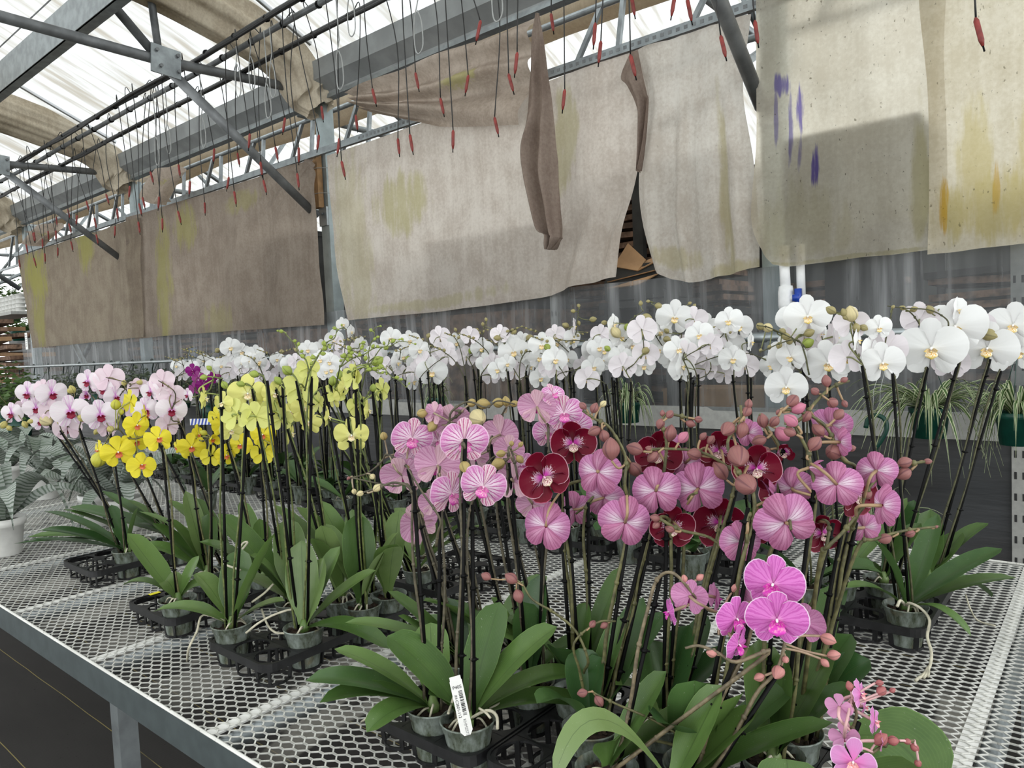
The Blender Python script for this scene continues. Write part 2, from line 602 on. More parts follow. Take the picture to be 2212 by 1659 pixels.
def flower_meshes(key, seed):
    v = VAR[key]
    rng = random.Random(seed)
    lipk = v.get('lipk', 1)
    big = key in ('white', 'striped', 'burgundy', 'pinkwhite', 'magenta')
    L, hw = (.50, .335) if big else (.47, .25)
    if key == 'paleyellow':
        L, hw = .46, .25
    if key == 'pinksmall':
        L, hw = .44, .22
    cur = rng.uniform(-.10, -.01)
    if key == 'burgundy':
        cur = rng.uniform(.04, .13)      # cupped forward
    out = {}
    s = MB()
    sl, sh_ = (.50, .215) if key == 'burgundy' else (.47, .175)
    s.grid(petal_fn(sl, sh_, PI / 2, rng, -.015, cur * .8, -.05 if key != 'burgundy' else .07, e=2.6, bulge=.13 if key == 'burgundy' else .03), 8, 8)
    for sg in (-1, 1):
        s.grid(petal_fn(sl, sh_ * .97, -PI / 2 + sg * .66, rng, -.012, cur * .6, -.05 if key != 'burgundy' else .07, e=2.6, bulge=.09 if key == 'burgundy' else .02), 8, 8)
    # short neck where the stalk meets
    s.ell((0, 0, -.015), (.035, .035, .03), None, 8, 4)
    out['flower'] = s.mesh('flower', [v['sepal']])
    for nm, sx in (('petal_r', 1), ('petal_l', -1)):
        p = MB()
        p.grid(petal_fn(L, hw, rng.uniform(.08, .20), rng, .012, cur, -.03 if key != 'burgundy' else .04, sx=sx, bulge=.085 if key == 'burgundy' else rng.uniform(-.02, .02)), 8, 14)
        if sx < 0:
            p.f = [tuple(reversed(f)) for f in p.f]
            p.uv = [list(reversed(q)) for q in p.uv]
        out[nm] = p.mesh('petal', [v['petal']])
    lm = MB()
    k = lipk

    def mid(u, w_):
        w = w_ * 2 - 1
        wd = k * (.030 + .085 * math.sin(PI * min(1, u * .9 + .08)) ** 1.2) * (1 - .55 * sstep(.75, 1, u))
        return (w * wd, -.035 - .19 * k * u + .02 * k * u * u, .045 + .13 * math.sin(u * 2.2) * k * .8 - .03 * w * w)
    lm.grid(mid, 7, 6)
    for sg in (-1, 1):
        def side(u, w_, sg=sg):
            w = w_ * 2 - 1
            return (sg * k * (.025 + .095 * u + .01 * w), -.035 + .015 * u - .045 * k * w * math.sin(PI * min(1, u * .75 + .25)), .045 + .10 * k * u * u + .045 * u)
        lm.grid(side, 5, 4)
    lm.ell((0, -.045, .075), (.026 * k, .022, .025), None, 8, 5)
    out['lip'] = lm.mesh('lip', [v['lip']])
    c = MB()
    c.ell((0, .002, .055), (.024, .024, .045), Matrix.Rotation(.35, 3, 'X'), 8, 6)
    out['column'] = c.mesh('column', [v['column']])
    return out


FM = {}


def fmesh(key):
    if key not in FM:
        FM[key] = [flower_meshes(key, 100 + i * 7 + len(FM)) for i in range(4)]
    return FM[key]


def half_open_mesh(key):
    """a bloom still opening: five segments bent forward round the lip"""
    kk = key + '_tulip'
    if kk in FM:
        return FM[kk]
    v = VAR[key]
    rng = random.Random(5)
    out = {}

    def seg(ang, L, hw, spread):
        ca, sa = math.cos(ang), math.sin(ang)

        def fn(u, vv):
            w = vv * 2 - 1
            f = math.sin(PI * min(1, u * .86 + .08))
            rad = .05 + spread * math.sin(u * 1.9)
            wa = w * hw * f / max(.09, rad)
            a2 = ang + wa
            return (rad * math.cos(a2), rad * math.sin(a2), -.02 + L * u - .05 * (1 - math.cos(u * 2)))
        return fn
    s = MB()
    for a in (PI / 2, PI / 2 + 2.1, PI / 2 - 2.1):
        s.grid(seg(a, .52, .16, .26), 8, 6)
    out['flower'] = s.mesh('flower', [v['sepal']])
    for nm, a in (('petal_r', .35), ('petal_l', PI - .35)):
        p = MB()
        p.grid(seg(a, .48, .17, .19), 8, 6)
        out[nm] = p.mesh('petal', [v['petal']])
    f = fmesh(key)[0]
    out['lip'], out['column'] = f['lip'], f['column']
    FM[kk] = [out]
    return FM[kk]


BM = {}


def bmesh_bud(k):
    if k not in BM:
        b = MB()
        vs, fs, uv = [], [], []
        seg, rings = 18, 10
        for i in range(rings + 1):
            t = i / rings
            r = math.sin(PI * t) ** .75 * (.40 - .06 * t)
            for q in range(seg):
                a = 2 * PI * q / seg
                rr = r * (1 - .05 * max(0, math.cos(3 * a)) ** 8)
                vs.append((rr * math.cos(a), rr * math.sin(a), t))
                uv.append((q / seg, t))
        for i in range(rings):
            for q in range(seg):
                q2 = (q + 1) % seg
                fs.append((i * seg + q, i * seg + q2, (i + 1) * seg + q2, (i + 1) * seg + q))
        b.add(vs, fs, uv)
        BM[k] = b.mesh('bud', [BUD[k]])
    return BM[k]


POT = None


def pot_meshes():
    global POT
    if POT is None:
        p = MB()
        p.lathe([(.030, .0), (.0325, .0), (.033, .003), (.0400, .058), (.0435, .078), (.0455, .080), (.0475, .092), (.0495, .093), (.0495, .096), (.0478, .096), (.0455, .084), (.0425, .08), (.039, .058), (.032, .005), (.02, .003), (.0005, .003)], 28)
        pm = p.mesh('pot', [MAT['pot']])
        s = MB()
        rng = random.Random(3)
        s.lathe([(.0318, .006), (.0385, .055), (.0420, .076), (.036, .080), (.02, .083), (.0005, .085)], 20)
        for i in range(26):
            a, r = rng.uniform(0, 2 * PI), .04 * math.sqrt(rng.random())
            M = Matrix.Rotation(rng.uniform(0, 3), 3, 'X') @ Matrix.Rotation(rng.uniform(0, 3), 3, 'Z')
            s.box((r * math.cos(a), r * math.sin(a), .082), (.012, .008, .004), M)
        POT = (pm, s.mesh('potting_mix', [MAT['soil']], False))
    return POT


def leaf_mesh(base, tip, width, arch, roll=0, fold=.26, mat=None, tipz=None, n=12, blunt=.5, ctrl=None):
    """base/tip in the plant's own frame"""
    base, tip = Vector(base), Vector(tip)
    mid = ctrl if ctrl is not None else (base + tip) / 2 + Vector((0, 0, arch))
    b = MB()

    def fn(u, v):
        w = v * 2 - 1
        p = bez(base, mid, tip, u)
        t = (bez(base, mid, tip, min(1, u + .02)) - bez(base, mid, tip, max(0, u - .02))).normalized()
        ref = Vector((0, 0, 1))
        sd = t.cross(ref)
        if sd.length < .15:
            sd = sd + Vector((tip.y - base.y, base.x - tip.x, 0)).normalized() * .3
        sd.normalize()
        nn = sd.cross(t)
        a = roll
        sd2 = sd * math.cos(a) + nn * math.sin(a)
        nn2 = -sd * math.sin(a) + nn * math.cos(a)
        f = (.34 + .66 * sstep(0, .45, u)) * (math.sqrt(max(0, 1 - max(0, (u - .62) / .38) ** 2.1)) if u > .62 else 1)
        hwid = width / 2 * f
        return p + sd2 * (w * hwid) + nn2 * (abs(w) ** 1.5 * hwid * fold - .0)
    b.grid(fn, n, 6)
    # a thickness of its own
    m = len(b.v)
    return b.mesh('leaf', [mat or MAT['leaf']])


def arr(v):
    return Vector(v)


# ------------------------------------------------------------------ orchid plant
PLANTS = []
UPV = Vector((0, 0, 1))


class Plant:
    def __init__(s, var, x, y, label, name='potted_orchid', group=None, pot=True, z=None, cat='orchid'):
        s.var, s.spikes, s.fl, s.bd = var, [], [], []
        s.o = Vector((x, y, ZB + .003 if z is None else z))
        s.root = thing(name, label, cat, s.o, group)
        s.rng = random.Random(int(abs(x * 7919 + y * 104729) * 10))
        PLANTS.append(s)
        if pot:
            pm, sm = pot_meshes()
            ang = s.rng.uniform(0, 6)
            q = put('pot', pm, s.root)
            q.rotation_euler = (0, 0, ang)
            put('potting_mix', sm, s.root).rotation_euler = (0, 0, ang)
        s.crown = s.o + Vector((0, 0, .092))

    def leaf_w(s, tip, width, arch=.03, roll=0, mat=None, base=None, fold=.26, ctrl=None):
        base = base if base is not None else s.crown + (tip - s.crown).normalized() * .008
        me = leaf_mesh(base - s.o, tip - s.o, width, arch, roll, fold, mat or MAT['leaf'], ctrl=None if ctrl is None else ctrl - s.o)
        return put('leaf', me, s.root)

    def leaf_px(s, x, y, d, width, arch=.03, roll=0, mat=None, fold=.26, ctrl=None):
        return s.leaf_w(dep(x, y, d), width, arch, roll, mat, fold=fold, ctrl=None if ctrl is None else dep(*ctrl))

    def leaves(s, n=5, az=None, mat=None, L=(.15, .22), el=(.15, .8)):
        az = s.rng.uniform(0, PI) if az is None else az
        for i in range(n):
            a = az + PI * (i % 2) + s.rng.uniform(-.5, .5)
            e = s.rng.uniform(*el)
            l = s.rng.uniform(*L)
            tip = s.crown + Vector((math.cos(a) * math.cos(e), math.sin(a) * math.cos(e), math.sin(e))) * l
            s.leaf_w(tip, s.rng.uniform(.055, .075), .045 * math.cos(e), s.rng.uniform(-.2, .2), mat)

    def crown_mesh(s):
        b = MB()
        b.tube([(0, 0, .078), (.002, 0, .095), (0, .001, .112)], [.013, .012, .006], 8)
        b.obj('crown', [MAT['leaf_light']], s.root)

    def root_w(s, pts, r=.0028):
        b = MB()
        b.tube([p - s.o for p in smooth_path(pts, 4)], r, 6)
        return b.obj('aerial_root', [MAT['root']], s.root)

    def spike(s, top, off=(0, 0), bare=False, thick=.0026, path=None, stakeup=.0, stake=True, clips=3):
        """a flower spike tied to a stake that runs from the pot to TOP (world)"""
        a = s.o + Vector((off[0], off[1], .03))
        a.z = s.o.z + .02
        top = Vector(top)
        if stake:
            b = MB()
            b.tube([a - s.o, top + (top - a).normalized() * stakeup - s.o], .0036, 6)
            so = b.obj('stake', [MAT['stake']], s.root)
            ax = (top - a).normalized()
            for i in range(clips):
                t = (.34 + .62 * (i + s.rng.uniform(-.2, .2)) / max(1, clips - 1) * .95) if clips > 1 else .5
                c = MB()
                p = a.lerp(top, min(.98, t)) - s.o
                sd = ax.cross(fwd).normalized()
                c.tube([p - ax * .0028, p + ax * .0028], .0056, 6)
                c.tube([p - sd * .0085, p + sd * .0085], .0016, 5)
                c.obj('clip', [MAT['clip']], so)
        s.spikes.append(dict(a=a, top=top, path=path or [], thick=thick, fl=[], bd=[], stake=stake))
        return len(s.spikes) - 1

    def spike_px(s, x, y, d, off=(0, 0), **k):
        if k.get('path'):
            k['path'] = [dep(*p) for p in k['path']]
        return s.spike(dep(x, y, d), off, **k)

    def nearest(s, p):
        return min(range(len(s.spikes)), key=lambda i: min([(q - p).length for q in [s.spikes[i]['top']] + s.spikes[i]['path']]))

    def flower(s, p, width, n, roll=0, sp=None, half=False, var=None):
        sp = s.nearest(p) if sp is None else sp
        s.spikes[sp]['fl'].append((Vector(p), width, Vector(n).normalized(), roll, half, var or s.var))

    def flower_px(s, x, y, d, wpx, yaw=0, pitch=8, roll=0, sp=None, half=False, var=None):
        p = dep(x, y, d)
        q = CAM - p
        q.z = 0
        q.normalize()
        rr = Vector((-q.y, q.x, 0))
        if rr.dot(RT) < 0:
            rr = -rr
        yw, pt = math.radians(yaw), math.radians(-pitch)
        n = (q * math.cos(yw) + rr * math.sin(yw)) * math.cos(pt) + UPV * math.sin(pt)
        s.flower(p, wpx * d / F, n, math.radians(roll), sp, half, var)

    def bud(s, p, size, sp=None, kind=None, up=None):
        sp = s.nearest(p) if sp is None else sp
        s.spikes[sp]['bd'].append((Vector(p), size, kind or s.var, up))

    def bud_px(s, x, y, d, rpx, sp=None, kind=None, up=None):
        s.bud(dep(x, y, d), 2.5 * rpx * d / F, sp, kind, up)

    def finish(s):
        for sp in s.spikes:
            a, top = sp['a'], sp['top']
            b = MB()
            el = sorted([(q[0] - q[2] * .03 if True else q[0]) for q in sp['fl']] + [q[0] for q in sp['bd'] if q[1] > .006], key=lambda p: (p - top).length)
            side = (top - a).cross(fwd).normalized() * s.rng.choice((-1, 1))
            low = [a + side * .006] if sp['stake'] else [a, a.lerp(top, .5)]
            for i in range(1, 6 if sp['stake'] else 1):
                t = i / 6
                low.append(a.lerp(top, t) + side * (.0062 + .004 * math.sin(t * 9 + a.x * 50)))
            low.append(top - (top - a).normalized() * .01 + side * .004 if sp['stake'] else top)
            if sp['path']:
                rach = sp['path']
            else:
                rach = []
                if el:
                    step = max(1, len(el) // 5)
                    gr = [el[i:i + step] for i in range(0, len(el), step)]
                    rach = [sum(g, Vector()) / len(g) for g in gr]
                    rach = [top.lerp(rach[0], .5) + UPV * .008] + rach if rach else []
                    for _ in range(2):
                        q = rach[:]
                        for i in range(1, len(rach) - 1):
                            q[i] = (rach[i - 1] + rach[i] * 2 + rach[i + 1]) / 4
                        rach = q
            pts = smooth_path(low + rach, 5)
            n = len(pts)
            th = sp['thick']
            b.tube(pts, [th * (1.15 - .55 * i / n) for i in range(n)], 7)
            # nodes along the lower stem
            for i in range(3, n - 2, 9):
                b.ell(pts[i], (th * 1.35, th * 1.35, th * 1.5), None, 7, 4)
            rp = pts[int(n * len(low) / max(1, len(low) + len(rach))) - 2:] or pts
            P = rp

            def attach(p):
                return min(P, key=lambda q: abs((q - p).length - .048) + .25 * max(0, q.z - p.z))
            fl = []
            for (p, w, nn, roll, half, var) in sp['fl']:
                c = p - nn * (.02 * w)
                q = attach(c)
                if (q - c).length > .09:
                    m0 = q.lerp(c, .3) + UPV * .02
                else:
                    m0 = q.lerp(c, .62) - nn * .020 + UPV * .004
                pp = smooth_path([q, m0, c], 5)
                b.tube(pp, [th * .62 + .0006 * i / len(pp) for i in range(len(pp))], 6, 1)
                fl.append((p, w, nn, roll, half, var))
            bd = []
            for (p, sz, kind, upd) in sp['bd']:
                q = min(P, key=lambda z_: abs((z_ - p).length - sz * .9))
                dirv = (p - q)
                if dirv.length < sz * .6:
                    dirv = Vector((s.rng.uniform(-1, 1), s.rng.uniform(-1, 1), .8))
                    q2 = p - dirv.normalized() * sz * .6
                else:
                    q2 = p - dirv.normalized() * sz * .45
                ax = dirv.normalized()
                ax = (ax + Vector((s.rng.uniform(-.5, .5), s.rng.uniform(-.5, .5), s.rng.uniform(-.4, .5)))).normalized() if upd is None else Vector(upd).normalized()
                base = p - ax * sz * .5
                pp = smooth_path([q, q.lerp(base, .55) - ax * sz * .25, base], 4)
                b.tube(pp, th * .58, 5, 1)
                bd.append((base, ax, sz, kind))
            so = MB()
            so.v, so.f, so.uv, so.m = [tuple(Vector(v) - s.o) for v in b.v], b.f, b.uv, b.m
            spo = so.obj('flower_spike', [STEM[s.var], PED[s.var]], s.root)
            for base, ax, sz, kind in bd:
                rot = Vector((0, 0, 1)).rotation_difference(ax).to_matrix().to_4x4()
                M = Matrix.Translation(base - s.o) @ rot @ Matrix.Rotation(s.rng.uniform(0, 6), 4, 'Z') @ Matrix.Scale(sz, 4)
                put('bud', bmesh_bud(kind), spo, mat=M)
            for p, w, nn, roll, half, var in fl:
                ms = half_open_mesh(var)[0] if half else s.rng.choice(fmesh(var))
                z = nn
                x = UPV.cross(z)
                if x.length < .05:
                    x = RT.copy()
                x.normalize()
                y = z.cross(x)
                M = Matrix((x, y, z)).transposed().to_4x4() @ Matrix.Rotation(roll, 4, 'Z') @ Matrix.Scale(w * 1.06, 4)
                M.translation = p - s.o
                fo = put('flower', ms['flower'], s.root, mat=M)
                put('petal', ms['petal_r'], fo)
                put('petal', ms['petal_l'], fo)
                put('lip', ms['lip'], fo)
                put('column', ms['column'], fo)


# ================================================================== SETTING
def mat_floor():
    t = NT('weed mat floor')
    v = t.coord()
    sp = t.n('ShaderNodeSeparateXYZ')
    t.put(sp.inputs[0], v)
    y = sp.outputs[1]
    x = sp.outputs[0]
    weave = t.m('MULTIPLY', t.m('SINE', t.m('MULTIPLY', x, 900)), t.m('SINE', t.m('MULTIPLY', y, 900)))
    nz = t.noise(t.coord('Object', (1, 3, 1)), 3, 5)
    n2 = t.noise(v, 70, 2)
    c = t.mix(nz, (.026, .024, .023), (.046, .043, .040))
    c = t.mix(t.ramp(n2, .70, .74), c, (.010, .009, .008))
    f = t.m('FRACT', t.m('DIVIDE', t.m('ADD', t.m('SUBTRACT', y, .8085), t.m('MULTIPLY', t.m('SUBTRACT', t.noise(v, .8), .5), .03)), .31))
    ln = t.m('MULTIPLY', t.m('LESS_THAN', f, .011), t.ramp(t.noise(v, 5), .25, .5))
    c = t.mix(t.m('MULTIPLY', ln, .8), c, (.33, .27, .10))
    # dry pale grit swept under the benches
    pat = t.noise(t.coord('Object', (2.6, .7, 1)), 1.0, 4, .5)
    und = t.m('MULTIPLY', t.ramp(y, 1.25, 1.6), t.ramp(y, 3.4, 3.2))
    g = t.m('MULTIPLY', t.ramp(pat, .49, .53), und)
    n3 = t.noise(v, 45, 4)
    c = t.mix(g, c, t.mix(n3, (.20, .19, .165), (.30, .29, .26)))
    return t.done(t.bsdf(c, .8, 0, .2, Normal=t.bump(weave, .15, .002)))


fl = MB()
fl.grid(lambda u, v: (-34 + 42 * u, -5 + 22 * v, 0), 4, 4)
struct(fl.obj('floor', [mat_floor()], smooth=False))


def mat_glaze(name, base=.50):
    t = NT(name)
    v = t.coord('Object', (5.5, .55, .55))
    nz = t.noise(v, 1.6, 5, .6)
    n2 = t.noise(t.coord('Object', (1, .6, 1)), .8, 3)
    f = t.m('ADD', t.m('MULTIPLY', nz, .75), t.m('MULTIPLY', n2, .25))
    dirt = t.ramp(f, .36, .66)
    col = t.mix(dirt, (.50, .525, .54), (.27, .255, .22))
    tr = t.mix(dirt, (.45, .48, .50), (.225, .22, .20))
    d = t.n('ShaderNodeBsdfDiffuse')
    t.put(d.inputs[0], col)
    a = t.mixs(.75, d.outputs[0], t.trl(col))
    fac = t.m('SUBTRACT', base, t.m('MULTIPLY', dirt, .28))
    return t.done(t.mixs(fac, a, t.transp(tr)))


GL = mat_glaze('dirty roof glazing')
ro = MB()
S = .45


def zr(y):
    """roof height at y (two neighbouring gables meeting at the gutter)"""
    d = abs(y - 3.7)
    return 3.78 + S * d if d < 5.4 else 3.78 + S * (10.8 - d)


for y0, y1 in ((-8, -1.7), (-1.7, 3.62), (3.78, 9.1), (9.1, 15)):
    ro.grid(lambda u, v: (-34 + 40 * u, y0 + (y1 - y0) * v, zr(y0 + (y1 - y0) * v)), 1, 2)
o = ro.obj('ceiling', [GL], smooth=False)
struct(o)
# glazing bars carrying the roof
gb = MB()
x = -30.0
while x < 4:
    gb.bar((x, 3.5, zr(3.5) + .01), (x, -1.7, zr(-1.7) + .01), .02, .03)
    gb.bar((x, 3.9, zr(3.9) + .01), (x, 9.1, zr(9.1) + .01), .03, .05)
    x += 3.6
for yy in (1.1, 2.3, 4.9, 6.1, 7.3):
    gb.tube([(-30, yy, zr(yy) - .02), (4, yy, zr(yy) - .02)], .006, 5)
struct(gb.obj('trim_glazing_bars', [MAT['galv_dark']], smooth=False))


def mat_dark_fabric():
    t = NT('dark wall fabric')
    v = t.coord('Object', (1, 1, 9))
    nz = t.noise(v, 3, 5)
    n2 = t.noise(t.coord(), 1.2, 3)
    c = t.mix(nz, (.020, .020, .021), (.052, .050, .050))
    c = t.mix(t.ramp(n2, .4, .7), c, (.05, .054, .058))
    return t.done(t.bsdf(c, .42, 0, .45, Normal=t.bump(nz, .25, .01)))


w = MB()
w.grid(lambda u, v: (-12.3 + 16.3 * u, WY + .03 + .012 * noise.noise((u * 30, v * 4, 0)), 1.04 * v), 60, 8)
struct(w.obj('wall_back', [mat_dark_fabric()]))
w = MB()
w.box((-4.15, WY + .015, 1.06), (16.3, .03, .115))
struct(w.obj('trim_back_wall', [MAT['paint_strip']], smooth=False))


def mat_film():
    t = NT('clear plastic film')
    # slanting creases
    mp = t.n('ShaderNodeMapping')
    tc = t.n('ShaderNodeTexCoord')
    mp.inputs['Rotation'].default_value = (0, math.radians(28), 0)
    mp.inputs['Scale'].default_value = (7, 1, .55)
    t.put(mp.inputs[0], tc.outputs['Object'])
    nz = t.noise(mp.outputs[0], 1.5, 4, .6)
    n2 = t.noise(t.coord('Object', (12, 1, .5)), 1.5, 4)
    st = t.ramp(t.m('ADD', t.m('MULTIPLY', nz, .6), t.m('MULTIPLY', n2, .4)), .42, .75)
    c = t.mix(st, (.28, .29, .30), (.62, .64, .66))
    dif = t.mixs(.5, t.bsdf(c, .28, 0, .6, Normal=t.bump(nz, .5, .03)), t.trl(c))
    return t.done(t.mixs(t.m('ADD', .32, t.m('MULTIPLY', st, .34)), t.transp((.8, .82, .83)), dif))


w = MB()
w.grid(lambda u, v: (-12.3 + 16.3 * u, WY + .0 + .02 * noise.noise((u * 26 + v * 2, v * 1.5, 3)), 1.1 + .72 * v), 90, 8)
struct(w.obj('window_1', [mat_film()]))

w = MB()
w.box((-13, 9.0, 1.45), (38, .1, 2.9))
struct(w.obj('wall_far', [plain('dim far wall', (.06, .062, .058), .9, var=.5, scale=.9)], smooth=False))

# ------------------------------------------------------------------ posts, gutter, trusses
PX = [-1.33, -4.98, -8.52, -12.1]
pl = ['galvanised steel post behind the right white orchids with the white pipe beside it',
      'galvanised steel post with a timber block near its top, between the middle and left curtains',
      'galvanised steel post behind the overlap of the two far left curtains',
      'galvanised steel post at the far left curtain edge with a small sign on it']
for i, x in enumerate(PX):
    t = thing('support_post', pl[i], 'post', (x, WY + .12, 0), 'posts of the back wall')
    b = MB()
    b.box((0, 0, 1.75), (.105, .10, 3.5))
    b.obj('shaft', [MAT['galv_post']], t, False)
    b = MB()
    b.box((0, -.06, 2.60), (.10, .02, .15))
    b.tube([(0.0, -.072, 2.62), (0, -.085, 2.62)], .012, 6)
    b.obj('brace_plate', [MAT['galv']], t, False)
    if i == 1:
        b = MB()
        b.box((-.03, -.085, 2.90), (.085, .05, .46))
        b.obj('timber_block', [MAT['wood']], t, False)
        b = MB()
        for z in (2.98, 2.78):
            b.tube([(-.08, -.115, z), (.02, -.115, z + .0), (.06, -.075, z), (.10, -.06, z - .005)], .003, 5)
        b.obj('tie_wire', [MAT['wire']], t)
for x, lb in ((-2.66, 'white slotted stud behind the white orchids at the middle of the wall'), (-.31, 'pale slotted stud at the right picture edge beside the clear film')):
    t = thing('slotted_stud', lb, 'stud', (x, WY + .03, 0))
    b = MB()
    b.box((0, 0, .95), (.055, .03, 1.9))
    for k in range(14):
        for sx in (-.014, .014):
            b.box((sx, -.0155, .5 + k * .09), (.009, .002, .03), None, 1)
    b.obj('shaft', [MAT['paint_strip'], MAT['ink']], t, False)

t = thing('curtain_rail', 'pale slotted rail along the top of the hanging curtains', 'rail', (-6, WY - .02, 3.085))
b = MB()
b.box((0, 0, 0), (12.4, .03, .05))
for k in range(98):
    b.box((6.0 - k * .045, -.0155, 0), (.02, .002, .018), None, 1)
b.obj('rail', [MAT['galv'], MAT['galv_dark']], t, False)

t = thing('roof_gutter', 'grey steel gutter beam running along the wall above the curtains', 'gutter', (0, WY, 3.5))
b = MB()
prof = [(-.08, .26), (-.075, .12), (.03, .045), (.03, .03), (.10, .03), (.10, .12), (.02, .26)]
n = len(prof)
vs = [(-32, p[0], p[1]) for p in prof] + [(3.5, p[0], p[1]) for p in prof]
b.add(vs, [(k, k + 1, n + k + 1, n + k) for k in range(n - 1)])
b.obj('channel', [plain('gutter steel', (.28, .295, .295), .55, .2, .15, 5)], t, False)
b = MB()
b.box((-14.2, .055, .012), (35.6, .07, .03))
b.obj('lip', [MAT['galv']], t, False)

t = thing('roof_purlin', 'wide steel channel beam across the trusses at the upper left', 'beam', (0, 1.98, 3.66))
b = MB()
b.box((-15, 0, .11), (30, .014, .22))
b.box((-15, .035, .215), (30, .075, .012))
b.box((-15, .035, .006), (30, .075, .012))
b.obj('channel', [MAT['galv']], t, False)

TRX = [-1.34, -4.99, -8.6, -12.2, -15.8, -19.4]
tl = ['steel roof truss whose brace meets the post beside the right film curtain', 'steel roof truss with the bolted plate, braced to the post with the timber block',
      'steel roof truss braced to the post between the far left curtains', 'steel roof truss over the far left curtain edge', 'distant steel roof truss beyond the far left curtain', 'most distant steel roof truss at the far left']
for i, x in enumerate(TRX):
    t = thing('roof_truss', tl[i], 'truss', (x, 0, 0), 'roof trusses')
    nd = Vector((0, 2.403, 3.52))

    def tb(nm, pts, r, parent=t, m='galv_dark'):
        q = MB()
        q.tube(pts, r, 12)
        return q.obj(nm, [MAT[m]], parent)
    tb('bottom_chord', [(0, -1.6, 3.47), (0, 1.485, 3.527), nd, (0, 3.6, 3.59)], .034)
    tb('brace', [nd + Vector((0, .03, -.03)), (0, 3.60, 2.60)], .034)
    tb('strut', [nd, (0, 2.34, 4.38)], .025)
    tb('strut', [nd, (0, 1.0, 4.9)], .03)
    tb('rafter', [(0, 3.62, 3.72), (0, -1.7, zr(-1.7) - .06)], .03)
    g = MB()
    g.box((.045, nd.y + .02, nd.z - .015), (.012, .20, .19), Matrix.Rotation(-.06, 3, 'X'))
    go = g.obj('gusset_plate', [MAT['galv']], t, False)
    g = MB()
    for dy, dz in ((-.06, .06), (.08, .055), (-.04, -.04), (.08, -.05)):
        g.tube([(.05, nd.y + .02 + dy, nd.z - .015 + dz), (.068, nd.y + .02 + dy, nd.z - .015 + dz)], .013, 6)
    g.obj('bolt', [MAT['galv_dark']], go, False)

# ------------------------------------------------------------------ overhead pipes and drip tubes
PIPES = [(2.68, 'nearest to the middle of the bay'), (2.80, 'between the other two'), (3.03, 'nearest to the wall')]
for k, (y, lb) in enumerate(PIPES):
    t = thing('overhead_pipe', 'long dark irrigation pipe resting on the trusses, ' + lb, 'pipe', (0, y, 3.61), 'irrigation pipes on the trusses')
    b = MB()
    pts = [(-26 + i * .5, .004 * math.sin(i * 1.7), (.010 if k == 0 else .004) * math.sin(i * .87)) for i in range(58)]
    b.tube(pts, .019, 8)
    b.obj('pipe', [MAT['hose'] if k != 1 else MAT['galv_dark']], t)
    if k != 1:
        b = MB()
        b.tube([(p[0], -.03 + .012 * math.sin(i * .9), -.02 + .012 * math.sin(i * 1.3 + k)) for i, p in enumerate(pts)], .012, 6)
        b.obj('feed_hose', [MAT['tubing']], t)
    for i in range(40):
        b = MB()
        xx = -14 + i * .38
        b.tube([(xx - .008, 0, 0), (xx + .008, 0, 0)], .024, 8)
        b.obj('tie', [MAT['stake']], t)

tips = [(1690, 790), (1485, 885), (1930, 715), (2135, 775), (1895, 895), (1275, 965), (1660, 955), (1430, 985), (1565, 1045), (1785, 970), (1785, 1120), (2015, 920), (2060, 1055), (1075, 1050), (915, 1090), (1355, 1130),
        (1130, 1160), (1590, 1150), (1410, 1220), (770, 1180), (650, 1215), (530, 1255), (865, 1240), (945, 1245), (845, 1280), (1080, 1330), (1225, 1275), (970, 1375), (835, 1390), (705, 1310), (415, 1300), (340, 1345), (575, 1360),
        (685, 1410), (425, 1390), (435, 1495), (455, 1340), (345, 1530), (290, 1430), (255, 1480), (335, 1430), (585, 1455), (210, 1440), (215, 1590), (270, 1565), (120, 1600), (165, 1510), (205, 1440)]
tips = [(x / 2.765, y / 2.765) for x, y in tips]
t2 = [(910, 245), (1370, 185), (565, 530), (1610, 270), (845, 555), (1140, 440), (1130, 545), (1640, 375), (715, 680), (310, 620), (1040, 800), (1425, 655), (1860, 455), (770, 890), (530, 905), (450, 920), (1855, 90), (2075, 95), (2195, 125)]
tips += [(700 + x / 2.765, y / 2.765) for x, y in t2]
t3 = [(430, 340), (623, 260), (1967, 275)]
tips += [(1412 + x / 2.765, y / 2.765) for x, y in t3]
zones = [(0, 275, 'before the far left curtain'), (275, 700, 'before the left brown curtain'), (700, 1130, 'left of the twisted cloth'), (1130, 1640, 'right of the twisted cloth'), (1640, 2300, 'before the right film curtain')]
tips.sort()
cnt = {}
